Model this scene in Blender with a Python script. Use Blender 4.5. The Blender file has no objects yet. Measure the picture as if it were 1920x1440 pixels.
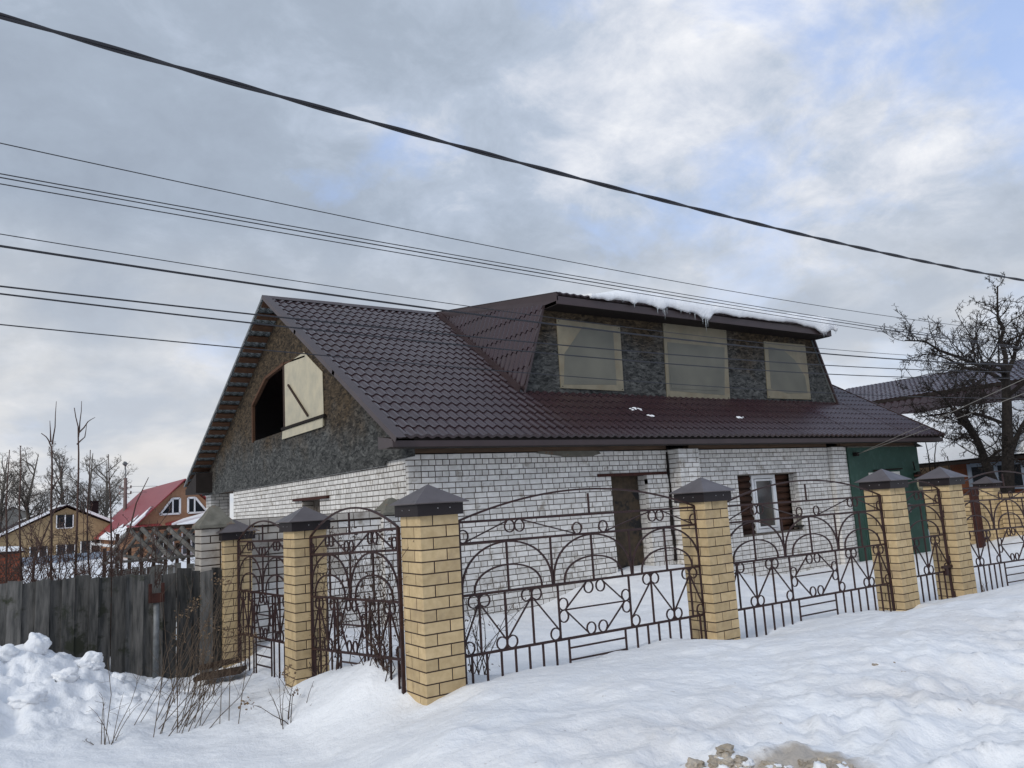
import bpy, bmesh, math, random
import numpy as np
from mathutils import Vector, Matrix, noise
R_ = math.radians
SC = bpy.context.scene
COL = SC.collection
random.seed(7)

# ------------------------------------------------------------------ camera
PITCH, ROLL, YAW = R_(8.667), R_(-3.406), R_(55.536)
fw = Vector((math.cos(YAW)*math.cos(PITCH), math.sin(YAW)*math.cos(PITCH), math.sin(PITCH)))
rt = Vector((math.sin(YAW), -math.cos(YAW), 0.0))
up = rt.cross(fw)
rt2 = rt*math.cos(ROLL)+up*math.sin(ROLL)
up2 = up*math.cos(ROLL)-rt*math.sin(ROLL)
cam = bpy.data.cameras.new('camera')
cam.sensor_width = 36; cam.lens = 27.0
cam.clip_start = 0.05; cam.clip_end = 3000
co = bpy.data.objects.new('camera', cam); COL.objects.link(co)
co.matrix_world = Matrix(((rt2.x, up2.x, -fw.x, 0), (rt2.y, up2.y, -fw.y, 0), (rt2.z, up2.z, -fw.z, 0), (0, 0, 0, 1)))
SC.camera = co

# ------------------------------------------------------------------ world / light
SUN_AZ = R_(200); SUN_EL = R_(32)      # azimuth measured counter-clockwise from +X
W = bpy.data.worlds.new('World'); SC.world = W; W.use_nodes = True
nt = W.node_tree; nt.nodes.clear()
def N(t, typ, **kw):
    n = t.nodes.new(typ)
    for k, v in kw.items():
        if k.startswith('i_'):
            n.inputs[k[2:]].default_value = v
        else: setattr(n, k, v)
    return n
def MATH(t, op, a, b=None, clamp=False):
    n = t.nodes.new('ShaderNodeMath'); n.operation = op; n.use_clamp = clamp
    for i, x in enumerate((a, b)):
        if x is None: continue
        if isinstance(x, (int, float)): n.inputs[i].default_value = x
        else: t.links.new(x, n.inputs[i])
    return n.outputs[0]
def RAMP(t, fac, stops):
    n = t.nodes.new('ShaderNodeValToRGB'); t.links.new(fac, n.inputs[0])
    e = n.color_ramp.elements
    while len(e) < len(stops): e.new(0.5)
    for k, (p, c) in zip(e, stops):
        k.position = p; k.color = (c, c, c, 1) if isinstance(c, (int, float)) else (*c, 1)
    return n.outputs[0]
def MIX(t, fac, a, b, typ='MIX'):
    n = t.nodes.new('ShaderNodeMix'); n.data_type = 'RGBA'; n.blend_type = typ
    for s, x in ((n.inputs[0], fac), (n.inputs[6], a), (n.inputs[7], b)):
        if isinstance(x, (int, float)): s.default_value = x
        elif isinstance(x, tuple): s.default_value = (*x, 1)
        else: t.links.new(x, s)
    return n.outputs[2]
sky = N(nt, 'ShaderNodeTexSky', sky_type='NISHITA', sun_disc=False)
sky.sun_elevation = SUN_EL; sky.sun_rotation = math.pi/2 - SUN_AZ
sky.air_density = 1.2; sky.dust_density = 1.5
tc = N(nt, 'ShaderNodeTexCoord')
sep = N(nt, 'ShaderNodeSeparateXYZ'); nt.links.new(tc.outputs['Generated'], sep.inputs[0])
zc = MATH(nt, 'ADD', MATH(nt, 'MAXIMUM', sep.outputs[2], 0.0), 0.42)
cmb = N(nt, 'ShaderNodeCombineXYZ')
nt.links.new(MATH(nt, 'DIVIDE', sep.outputs[0], zc), cmb.inputs[0])
nt.links.new(MATH(nt, 'DIVIDE', sep.outputs[1], zc), cmb.inputs[1])
def cloudnoise(scale, det, rough, off, dist=0.0, src=None):
    mp = N(nt, 'ShaderNodeMapping'); mp.inputs['Location'].default_value = off
    nt.links.new(src or cmb.outputs[0], mp.inputs[0])
    n = N(nt, 'ShaderNodeTexNoise', i_Scale=scale, i_Detail=det, i_Roughness=rough, i_Distortion=dist)
    nt.links.new(mp.outputs[0], n.inputs['Vector']); return n.outputs['Fac']
def lobe(v, k):
    d = N(nt, 'ShaderNodeVectorMath', operation='DOT_PRODUCT'); d.inputs[1].default_value = Vector(v).normalized(); nt.links.new(tc.outputs['Generated'], d.inputs[0])
    return MATH(nt, 'POWER', MATH(nt, 'MAXIMUM', d.outputs['Value'], 0.0), k)
big = cloudnoise(1.5, 3, 0.5, (3.7, 1.2, 0))
mid = cloudnoise(3.6, 9, 0.55, (1.3, 8.2, 0), 0.25)
fin = cloudnoise(9.0, 9, 0.66, (5.1, 2.4, 0), 0.3)
side = N(nt, 'ShaderNodeVectorMath', operation='DOT_PRODUCT'); side.inputs[1].default_value = (0.829, -0.559, 0.0); nt.links.new(tc.outputs['Generated'], side.inputs[0])
sd_ = side.outputs['Value']
br = MATH(nt, 'ADD', MATH(nt, 'ADD', MATH(nt, 'MULTIPLY', big, 0.35), MATH(nt, 'MULTIPLY', mid, 0.40)), MATH(nt, 'MULTIPLY', fin, 0.25))
# thinner, sunlit cloud towards the right, a heavier sheet on the left
br = MATH(nt, 'ADD', br, MATH(nt, 'MULTIPLY', sd_, 0.055))
br = MATH(nt, 'ADD', br, MATH(nt, 'MULTIPLY', lobe((0.685, 0.666, 0.490), 30.0), 0.06))
cl = RAMP(nt, br, [(0.36, (3.0, 3.5, 4.3)), (0.47, (3.5, 4.1, 5.0)), (0.54, (4.3, 4.95, 6.0)), (0.60, (5.9, 6.3, 7.1)), (0.68, (8.2, 8.3, 8.6))])
gapn = MATH(nt, 'ADD', cloudnoise(2.6, 8, 0.58, (6.2, 4.4, 0), 0.3), MATH(nt, 'MULTIPLY', sd_, 0.14))
gap = RAMP(nt, gapn, [(0.54, 0.0), (0.68, 0.9)])
skc = MIX(nt, 1.0, sky.outputs[0], (2.4, 2.2, 2.1), 'MULTIPLY')
blue = MIX(nt, 0.8, skc, (3.4, 4.6, 7.5))
c1 = MIX(nt, gap, cl, blue)
hz = RAMP(nt, sep.outputs[2], [(0.0, 0.95), (0.16, 0.6), (0.36, 0.0)])
hcol = MIX(nt, RAMP(nt, mid, [(0.4, 0.0), (0.62, 1.0)]), (6.0, 6.3, 6.8), (8.6, 8.2, 7.6))
c2 = MIX(nt, MATH(nt, 'MULTIPLY', hz, 0.8), c1, hcol)
bg = N(nt, 'ShaderNodeBackground', i_Strength=0.1); nt.links.new(c2, bg.inputs[0])
wo = N(nt, 'ShaderNodeOutputWorld'); nt.links.new(bg.outputs[0], wo.inputs[0])

sl = bpy.data.lights.new('sun', 'SUN'); sl.energy = 1.4; sl.angle = R_(25); sl.color = (1.0, 0.96, 0.9)
so = bpy.data.objects.new('sun', sl); COL.objects.link(so)
sd = Vector((math.cos(SUN_AZ)*math.cos(SUN_EL), math.sin(SUN_AZ)*math.cos(SUN_EL), math.sin(SUN_EL)))
so.rotation_euler = sd.to_track_quat('Z', 'Y').to_euler()
so.location = sd*50
SC.view_settings.view_transform = 'Standard'; SC.view_settings.look = 'None'
SC.view_settings.exposure = 0.2; SC.view_settings.gamma = 1.0; SC.view_settings.use_curve_mapping = False
SC.render.engine = 'CYCLES'
SC.render.resolution_x = 1024; SC.render.resolution_y = 768

# ------------------------------------------------------------------ materials
MATS = {}
def mat(name, col, col2=None, rough=0.8, nscale=6.0, lo=0.35, hi=0.65, bump=0.0, bscale=60.0, objrand=0.0, metal=0.0,
        spec=0.5, stain=None, sscale=3.0, slo=0.55, shi=0.62, stretch=None, back=None, rvar=0.0, coat=0.0, det=6, sdet=6):
    m = bpy.data.materials.new(name); m.use_nodes = True; MATS[name] = m
    t = m.node_tree; p = t.nodes['Principled BSDF']
    g = N(t, 'ShaderNodeNewGeometry'); src = g.outputs['Position']
    if stretch:
        mp = N(t, 'ShaderNodeMapping'); mp.inputs['Scale'].default_value = stretch
        t.links.new(src, mp.inputs[0]); src = mp.outputs[0]
    n1 = N(t, 'ShaderNodeTexNoise', i_Scale=nscale, i_Detail=det, i_Roughness=0.6); t.links.new(src, n1.inputs['Vector'])
    f = RAMP(t, n1.outputs['Fac'], [(lo, 0.0), (hi, 1.0)])
    c = MIX(t, f, col, col2 or tuple(x*0.8 for x in col))
    if stain:
        n2 = N(t, 'ShaderNodeTexNoise', i_Scale=sscale, i_Detail=sdet, i_Roughness=0.65); t.links.new(g.outputs['Position'], n2.inputs['Vector'])
        c = MIX(t, RAMP(t, n2.outputs['Fac'], [(slo, 0.0), (shi, 1.0)]), c, stain)
    if objrand:
        oi = N(t, 'ShaderNodeObjectInfo')
        r = MATH(t, 'FRACT', MATH(t, 'ADD', oi.outputs['Random'], MATH(t, 'MULTIPLY', g.outputs['Random Per Island'], 7.31)))
        v = MATH(t, 'ADD', MATH(t, 'MULTIPLY', r, objrand*2), 1.0-objrand)
        c = MIX(t, 1.0, c, (1, 1, 1), 'MULTIPLY') if False else c
        hs = N(t, 'ShaderNodeHueSaturation'); t.links.new(v, hs.inputs['Value']); t.links.new(c, hs.inputs['Color']); c = hs.outputs[0]
    if back:
        c = MIX(t, g.outputs['Backfacing'], c, back)
    t.links.new(c, p.inputs['Base Color'])
    p.inputs['Roughness'].default_value = rough; p.inputs['Metallic'].default_value = metal
    p.inputs['Specular IOR Level'].default_value = (0.15 if rough >= 0.75 else spec); p.inputs['Coat Weight'].default_value = coat
    if rvar:
        t.links.new(MATH(t, 'ADD', MATH(t, 'MULTIPLY', f, rvar), rough-rvar/2), p.inputs['Roughness'])
    if bump:
        n3 = N(t, 'ShaderNodeTexNoise', i_Scale=bscale, i_Detail=6, i_Roughness=0.6); t.links.new(src, n3.inputs['Vector'])
        b = N(t, 'ShaderNodeBump', i_Strength=min(1.0, bump*20), i_Distance=bump); t.links.new(n3.outputs['Fac'], b.inputs['Height'])
        t.links.new(b.outputs[0], p.inputs['Normal'])
    return m

mat('white_brick', (0.72, 0.705, 0.68), (0.58, 0.56, 0.53), 0.9, 9, bump=0.004, bscale=70, objrand=0.13, stain=(0.33, 0.30, 0.26), sscale=4.2, slo=0.57, shi=0.70)
mat('grey_brick', (0.36, 0.33, 0.29), (0.46, 0.43, 0.39), 0.9, 3, bump=0.003, objrand=0.10, stain=(0.22, 0.19, 0.16), sscale=2.2, slo=0.55, shi=0.7)
mat('mortar', (0.075, 0.062, 0.052), (0.17, 0.15, 0.13), 0.95, 12, bump=0.006, bscale=90)
mat('yellow_brick', (0.545, 0.415, 0.24), (0.45, 0.335, 0.185), 0.8, 14, bump=0.002, bscale=120, objrand=0.13, stain=(0.36, 0.27, 0.17), sscale=3.0, slo=0.55, shi=0.75)
mat('dark_mortar', (0.045, 0.032, 0.028), (0.07, 0.05, 0.04), 0.95, 30, bump=0.003)
mat('cap_metal', (0.085, 0.068, 0.068), (0.065, 0.052, 0.052), 0.36, 5, spec=0.6, bump=0.0012, bscale=9, rvar=0.12)
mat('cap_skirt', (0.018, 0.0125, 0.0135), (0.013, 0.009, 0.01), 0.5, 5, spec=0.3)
mat('screw_zinc', (0.5, 0.5, 0.5), None, 0.4, 5, metal=0.7)
mat('iron', (0.026, 0.013, 0.014), (0.045, 0.021, 0.018), 0.55, 18, bump=0.0008, bscale=90, spec=0.3, stain=(0.075, 0.034, 0.022), sscale=14, slo=0.6, shi=0.72)
mat('roof_tile', (0.040, 0.021, 0.025), (0.031, 0.016, 0.019), 0.29, 1.3, back=(0.20, 0.225, 0.235), spec=0.6, rvar=0.10, stain=(0.038, 0.02, 0.02), sscale=0.9, slo=0.5, shi=0.75)
mat('roof_flash', (0.055, 0.036, 0.037), (0.043, 0.028, 0.029), 0.42, 2, spec=0.45)
mat('batten', (0.115, 0.06, 0.035), (0.07, 0.038, 0.025), 0.85, 8, stretch=(1, 1, 8), bump=0.002)
mat('beam', (0.13, 0.085, 0.055), (0.08, 0.055, 0.04), 0.85, 6, bump=0.002, stretch=(0.3, 3, 3))
mat('soffit_dark', (0.03, 0.024, 0.022), None, 0.8, 5)
mat('log', (0.075, 0.035, 0.022), (0.035, 0.02, 0.015), 0.85, 6, bump=0.006, bscale=20, stretch=(0.4, 1, 3))
mat('door_board', (0.085, 0.062, 0.042), (0.05, 0.04, 0.03), 0.8, 10, stain=(0.025, 0.024, 0.024), sscale=2.5, bump=0.002)
mat('pvc', (0.86, 0.87, 0.88), (0.7, 0.71, 0.72), 0.35, 4)
mat('green_paint', (0.026, 0.074, 0.054), (0.020, 0.058, 0.043), 0.7, 2.5, bump=0.003, bscale=25, stain=(0.036, 0.085, 0.066), sscale=6)
mat('green_door', (0.032, 0.088, 0.068), (0.024, 0.066, 0.052), 0.5, 5, bump=0.002, stain=(0.05, 0.06, 0.05), sscale=8, slo=0.62, shi=0.7)
mat('concrete_cap', (0.19, 0.18, 0.15), (0.12, 0.115, 0.095), 0.95, 7, bump=0.012, bscale=22, stain=(0.2, 0.12, 0.08), sscale=5, slo=0.6, shi=0.66)
mat('rust', (0.065, 0.026, 0.02), (0.04, 0.018, 0.015), 0.8, 14, bump=0.002)
mat('galv', (0.19, 0.20, 0.205), (0.11, 0.115, 0.115), 0.55, 12, metal=0.2)
mat('old_plank', (0.135, 0.128, 0.118), (0.045, 0.045, 0.043), 0.9, 7, stretch=(3, 3, 0.35), bump=0.004, bscale=40, objrand=0.5, stain=(0.04, 0.042, 0.03), sscale=2.5)
mat('grey_timber', (0.17, 0.165, 0.155), (0.09, 0.088, 0.082), 0.9, 8, bump=0.003, objrand=0.2)
mat('wet_board', (0.06, 0.038, 0.028), (0.035, 0.024, 0.018), 0.75, 8, bump=0.003)
mat('bark', (0.036, 0.030, 0.026), (0.018, 0.015, 0.014), 0.95, 14, bump=0.012, bscale=35)
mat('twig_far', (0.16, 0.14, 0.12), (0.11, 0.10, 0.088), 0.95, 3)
mat('twig_red', (0.105, 0.065, 0.055), (0.07, 0.05, 0.042), 0.9, 5)
mat('cane', (0.13, 0.095, 0.065), (0.075, 0.055, 0.042), 0.9, 9)
mat('dry_flower', (0.24, 0.17, 0.105), (0.15, 0.10, 0.065), 0.95, 20)
mat('vine', (0.05, 0.038, 0.032), (0.085, 0.055, 0.042), 0.95, 9)
mat('film_border', (0.25, 0.220, 0.155), (0.195, 0.175, 0.125), 0.55, 3, bump=0.002, bscale=8, spec=0.25, stain=(0.20, 0.165, 0.11), sscale=2.2, slo=0.5, shi=0.7)
mat('film_grey', (0.165, 0.160, 0.128), (0.105, 0.105, 0.088), 0.45, 1.2, lo=0.3, hi=0.8, bump=0.002, bscale=6, spec=0.25, det=2)
mat('film_dark', (0.12, 0.118, 0.10), (0.085, 0.085, 0.072), 0.45, 1.6, bump=0.002, bscale=6, spec=0.25)
mat('film_cream', (0.50, 0.445, 0.315), (0.38, 0.35, 0.26), 0.5, 3, bump=0.006, bscale=5, spec=0.4)
mat('cable', (0.018, 0.018, 0.024), None, 0.5, 5)
mat('cable_light', (0.3, 0.28, 0.25), None, 0.6, 5)
mat('far_yellow', (0.40, 0.30, 0.175), (0.32, 0.235, 0.135), 0.9, 6, objrand=0.05)
mat('far_orange_brick', (0.42, 0.25, 0.155), (0.35, 0.20, 0.12), 0.9, 8)
mat('far_plinth', (0.30, 0.2, 0.12), None, 0.9, 8)
mat('red_roof', (0.27, 0.035, 0.04), (0.22, 0.028, 0.033), 0.45, 2)
mat('dark_roof', (0.03, 0.018, 0.02), None, 0.85, 2)
mat('tin_blue', (0.27, 0.32, 0.39), (0.22, 0.26, 0.32), 0.6, 5, objrand=0.06)
mat('red_shed_brick', (0.30, 0.09, 0.05), (0.22, 0.065, 0.04), 0.9, 10, objrand=0.12)
mat('orange_wood', (0.22, 0.07, 0.028), (0.15, 0.05, 0.022), 0.6, 5, objrand=0.1)  # base colour darkened for the shade on the annex walls
mat('dark_glass', (0.02, 0.024, 0.03), None, 0.08, 2, spec=0.8)
mat('window_grey', (0.035, 0.04, 0.043), (0.06, 0.065, 0.068), 0.1, 3, spec=0.8)
mat('white_plate', (0.6, 0.6, 0.56), None, 0.6, 4)
mat('old_glass', (0.38, 0.35, 0.25), (0.25, 0.22, 0.16), 0.3, 20)
mat('soot', (0.02, 0.016, 0.014), None, 0.9, 5)
mat('concrete_pole', (0.22, 0.17, 0.155), None, 0.9, 5)

def osb():
    m = bpy.data.materials.new('osb'); m.use_nodes = True; MATS['osb'] = m
    t = m.node_tree; p = t.nodes['Principled BSDF']
    g = N(t, 'ShaderNodeNewGeometry'); pos = g.outputs['Position']
    dn = N(t, 'ShaderNodeTexNoise', i_Scale=5.0, i_Detail=3); t.links.new(pos, dn.inputs['Vector'])
    w = MIX(t, 0.16, pos, dn.outputs['Color'])
    def flakes(sc, rot, st):
        mp = N(t, 'ShaderNodeMapping'); mp.inputs['Rotation'].default_value = rot; mp.inputs['Scale'].default_value = st
        t.links.new(w, mp.inputs[0])
        v = N(t, 'ShaderNodeTexVoronoi', i_Scale=sc, i_Randomness=1.0); t.links.new(mp.outputs[0], v.inputs['Vector'])
        c_ = N(t, 'ShaderNodeSeparateColor'); t.links.new(v.outputs['Color'], c_.inputs[0]); return c_.outputs[0]
    fa = flakes(10.0, (0.75, 0.75, 0.0), (1, 1, 3.4)); fb = flakes(11.0, (-0.8, -0.6, 0.3), (1, 1, 3.4)); fc = flakes(9.0, (0.1, 0.2, 0.4), (1, 1, 1))
    fl = MATH(t, 'POWER', MATH(t, 'ADD', MATH(t, 'ADD', MATH(t, 'MULTIPLY', fa, 0.4), MATH(t, 'MULTIPLY', fb, 0.4)), MATH(t, 'MULTIPLY', fc, 0.2)), 1.5)
    brown = MIX(t, fl, (0.009, 0.0075, 0.006), (0.125, 0.09, 0.055))
    grey = MIX(t, fl, (0.012, 0.013, 0.0135), (0.145, 0.147, 0.14))
    bn = N(t, 'ShaderNodeTexNoise', i_Scale=0.8, i_Detail=5, i_Roughness=0.65); t.links.new(pos, bn.inputs['Vector'])
    sx = N(t, 'ShaderNodeSeparateXYZ'); t.links.new(pos, sx.inputs[0])
    # rain-bleached low on each wall, still brown where the eaves kept it dry
    zz = MATH(t, 'MULTIPLY', MATH(t, 'SUBTRACT', sx.outputs[2], MATH(t, 'ADD', MATH(t, 'MULTIPLY', MATH(t, 'GREATER_THAN', sx.outputs[0], 7.0), 1.6), 1.6)), 0.33)
    fac = MATH(t, 'ADD', zz, bn.outputs['Fac'])
    c = MIX(t, RAMP(t, fac, [(0.42, 0.0), (0.72, 1.0)]), grey, brown)
    t.links.new(c, p.inputs['Base Color']); p.inputs['Roughness'].default_value = 0.85; p.inputs['Specular IOR Level'].default_value = 0.15
    b = N(t, 'ShaderNodeBump', i_Strength=0.5, i_Distance=0.004); t.links.new(fl, b.inputs['Height']); t.links.new(b.outputs[0], p.inputs['Normal'])
osb()

def snowmat(name, dirt):
    m = bpy.data.materials.new(name); m.use_nodes = True; MATS[name] = m
    t = m.node_tree; p = t.nodes['Principled BSDF']
    g = N(t, 'ShaderNodeNewGeometry'); pos = g.outputs['Position']
    n1 = N(t, 'ShaderNodeTexNoise', i_Scale=1.6, i_Detail=8, i_Roughness=0.62); t.links.new(pos, n1.inputs['Vector'])
    n2 = N(t, 'ShaderNodeTexNoise', i_Scale=0.7, i_Detail=10, i_Roughness=0.68); t.links.new(pos, n2.inputs['Vector'])
    c = MIX(t, n1.outputs['Fac'], (0.83, 0.85, 0.88), (0.90, 0.905, 0.91))
    if dirt:
        s = N(t, 'ShaderNodeSeparateXYZ'); t.links.new(pos, s.inputs[0])
        # ploughed bank along the street carries road grit
        near = RAMP(t, MATH(t, 'MULTIPLY', MATH(t, 'SUBTRACT', 5.4, s.outputs[1]), 0.4), [(0.0, 0.0), (1.0, 1.0)])
        right = RAMP(t, MATH(t, 'MULTIPLY', MATH(t, 'SUBTRACT', s.outputs[0], 1.2), 0.5), [(0.0, 0.15), (1.0, 1.0)])
        d = MATH(t, 'MULTIPLY', RAMP(t, n2.outputs['Fac'], [(0.44, 0.0), (0.68, 1.0)]), MATH(t, 'MULTIPLY', near, right))
        c = MIX(t, MATH(t, 'MULTIPLY', d, 0.55), c, (0.56, 0.51, 0.47))
        dv = N(t, 'ShaderNodeVectorMath', operation='DISTANCE'); dv.inputs[1].default_value = (3.26, 2.52, -1.36)
        md = N(t, 'ShaderNodeMapping'); t.links.new(MIX(t, 0.25, pos, n2.outputs['Color']), md.inputs[0]); t.links.new(pos, dv.inputs[0])
        pf_ = RAMP(t, MATH(t, 'ADD', MATH(t, 'MULTIPLY', dv.outputs['Value'], 0.9), MATH(t, 'MULTIPLY', n1.outputs['Fac'], 0.7)), [(0.60, 1.0), (0.72, 0.0)])
        c = MIX(t, MATH(t, 'MULTIPLY', pf_, 0.85), c, (0.40, 0.34, 0.27))
        n4 = N(t, 'ShaderNodeTexNoise', i_Scale=16.0, i_Detail=4, i_Roughness=0.5); t.links.new(pos, n4.inputs['Vector'])
        sp = MATH(t, 'MULTIPLY', RAMP(t, n4.outputs['Fac'], [(0.70, 0.0), (0.745, 1.0)]), MATH(t, 'ADD', MATH(t, 'MULTIPLY', near, 0.6), 0.12))
        c = MIX(t, sp, c, (0.30, 0.24, 0.2))
    t.links.new(c, p.inputs['Base Color']); p.inputs['Roughness'].default_value = 0.55
    p.inputs['Specular IOR Level'].default_value = 0.3
    p.inputs['Subsurface Weight'].default_value = 0.0
    h1 = N(t, 'ShaderNodeTexNoise', i_Scale=14.0, i_Detail=8, i_Roughness=0.6); t.links.new(pos, h1.inputs['Vector'])
    b = N(t, 'ShaderNodeBump', i_Strength=0.7, i_Distance=0.03); t.links.new(h1.outputs['Fac'], b.inputs['Height']); t.links.new(b.outputs[0], p.inputs['Normal'])
snowmat('snow', False); snowmat('snow_street', True)
mat('dirty_snow', (0.50, 0.44, 0.36), (0.28, 0.23, 0.17), 0.6, 9, bump=0.006, bscale=40, objrand=0.25)
mt = bpy.data.materials.new('ice'); mt.use_nodes = True; MATS['ice'] = mt
pp = mt.node_tree.nodes['Principled BSDF']; pp.inputs['Base Color'].default_value = (0.8, 0.86, 0.9, 1); pp.inputs['Roughness'].default_value = 0.12
pp.inputs['Transmission Weight'].default_value = 0.7; pp.inputs['IOR'].default_value = 1.31

# ------------------------------------------------------------------ mesh helpers
def wloc(o):
    v = Vector((0, 0, 0))
    while o: v += o.location; o = o.parent
    return v
class MB:
    def __init__(s): s.v = []; s.f = []
    def add(s, vs, fs):
        b = len(s.v); s.v += [tuple(x) for x in vs]; s.f += [tuple(b+i for i in f) for f in fs]; return s
    def box(s, x0, x1, y0, y1, z0, z1):
        return s.add([(x0, y0, z0), (x1, y0, z0), (x1, y1, z0), (x0, y1, z0), (x0, y0, z1), (x1, y0, z1), (x1, y1, z1), (x0, y1, z1)],
                     [(0, 3, 2, 1), (4, 5, 6, 7), (0, 1, 5, 4), (1, 2, 6, 5), (2, 3, 7, 6), (3, 0, 4, 7)])
    def bar(s, a, b, w, h, upv=(0, 0, 1)):
        a = Vector(a); b = Vector(b); d = (b-a).normalized(); u = Vector(upv)
        if abs(d.dot(u)) > 0.98: u = Vector((1, 0, 0))
        r = d.cross(u).normalized()*(w/2); q = r.cross(d).normalized()*(h/2)
        vs = [p+i*r+j*q for p in (a, b) for i, j in ((-1, -1), (1, -1), (1, 1), (-1, 1))]
        return s.add(vs, [(0, 1, 2, 3), (7, 6, 5, 4), (0, 4, 5, 1), (1, 5, 6, 2), (2, 6, 7, 3), (3, 7, 4, 0)])
    def tube(s, pts, rad, n=6):
        pts = [Vector(p) for p in pts]; m = len(pts)
        if not isinstance(rad, (list, tuple)): rad = [rad]*m
        b = len(s.v); prev = None
        for i, p in enumerate(pts):
            d = (pts[min(i+1, m-1)]-pts[max(i-1, 0)])
            if d.length < 1e-9: d = Vector((0, 0, 1))
            d.normalize()
            if prev is None:
                u = d.orthogonal().normalized()
            else:
                u = (prev-d*prev.dot(d))
                u = u.normalized() if u.length > 1e-6 else d.orthogonal().normalized()
            prev = u; w = d.cross(u)
            for k in range(n):
                a = 2*math.pi*k/n
                s.v.append(tuple(p+(u*math.cos(a)+w*math.sin(a))*rad[i]))
        for i in range(m-1):
            for k in range(n):
                k2 = (k+1) % n
                s.f.append((b+i*n+k, b+i*n+k2, b+(i+1)*n+k2, b+(i+1)*n+k))
        s.f.append(tuple(b+k for k in reversed(range(n)))); s.f.append(tuple(b+(m-1)*n+k for k in range(n)))
        return s
    def prism(s, poly, axis, t):
        """poly: 3D points of one flat outline; extruded by vector t"""
        t = Vector(t); n = len(poly); P = [Vector(p) for p in poly]
        vs = P+[p+t for p in P]
        fs = [tuple(range(n)), tuple(range(2*n-1, n-1, -1))]+[(i+n, (i+1) % n+n, (i+1) % n, i) for i in range(n)]
        return s.add(vs, fs)
    def build(s, name, m, parent=None, smooth=False, loc=None, fixn=True):
        me = bpy.data.meshes.new(name)
        base = wloc(parent) if parent else Vector((0, 0, 0))
        l = Vector(loc) if loc is not None else Vector((0, 0, 0))
        o_ = base+l if loc is None else l
        me.from_pydata([(x-o_.x, y-o_.y, z-o_.z) for x, y, z in s.v], [], s.f)
        if fixn:
            bm = bmesh.new(); bm.from_mesh(me); bmesh.ops.recalc_face_normals(bm, faces=bm.faces); bm.to_mesh(me); bm.free()
        me.materials.append(MATS[m])
        if smooth: me.shade_smooth()
        o = bpy.data.objects.new(name, me); COL.objects.link(o); o.parent = parent
        o.location = (o_-base)
        return o
def tag(o, label=None, cat=None, group=None, kind=None):
    if label: o['label'] = label
    if cat: o['category'] = cat
    if group: o['group'] = group
    if kind: o['kind'] = kind
    return o
def empty(name, loc, label, cat, group=None):
    o = bpy.data.objects.new(name, None); COL.objects.link(o); o.location = loc; o.empty_display_size = 0.1
    return tag(o, label, cat, group)
def inst(name, me, parent, wl, rz=0.0, rot=None):
    o = bpy.data.objects.new(name, me); COL.objects.link(o); o.parent = parent
    o.location = Vector(wl)-(wloc(parent) if parent else Vector((0, 0, 0)))
    o.rotation_euler = rot if rot else (0, 0, rz)
    return o
_bm = {}
def brick_mesh(L, H, D, m, front_only=False):
    """a single brick, local x = length, -y = face, rounded arrises"""
    k = (round(L, 3), round(H, 3), round(D, 3), m)
    if k in _bm: return _bm[k]
    e = 0.004; vs = []; x, z = L/2, H/2
    for (yy, i) in ((D/2, 0.0), (-D/2+e, 0.0), (-D/2, e)):
        vs += [(-x+i, yy, -z+i), (x-i, yy, -z+i), (x-i, yy, z-i), (-x+i, yy, z-i)]
    fs = [(0, 3, 2, 1)[::-1]]
    for b in (0, 4):
        for q in range(4):
            fs.append((b+q, b+(q+1) % 4, b+4+(q+1) % 4, b+4+q))
    fs.append((8, 9, 10, 11))
    me = bpy.data.meshes.new('brick'); me.from_pydata(vs, [], fs)
    bm = bmesh.new(); bm.from_mesh(me); bmesh.ops.recalc_face_normals(bm, faces=bm.faces); bm.to_mesh(me); bm.free()
    me.materials.append(MATS[m]); _bm[k] = me
    return me

# numpy value noise
_rng = np.random.default_rng(11); _T = _rng.random((256, 256))
def vn(x, y, s=0):
    x = np.asarray(x, float)+s*17.3; y = np.asarray(y, float)+s*9.1
    ix = np.floor(x).astype(int); iy = np.floor(y).astype(int); fx = x-ix; fy = y-iy
    fx = fx*fx*(3-2*fx); fy = fy*fy*(3-2*fy)
    a = _T[ix & 255, iy & 255]; b = _T[(ix+1) & 255, iy & 255]; c = _T[ix & 255, (iy+1) & 255]; d = _T[(ix+1) & 255, (iy+1) & 255]
    return (a*(1-fx)+b*fx)*(1-fy)+(c*(1-fx)+d*fx)*fy-0.5
def fbm(x, y, o, s=0, r=0.5):
    t = 0; a = 1; f = 1
    for k in range(o): t = t+a*vn(x*f, y*f, s+k); a *= r; f *= 2.03
    return t

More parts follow.
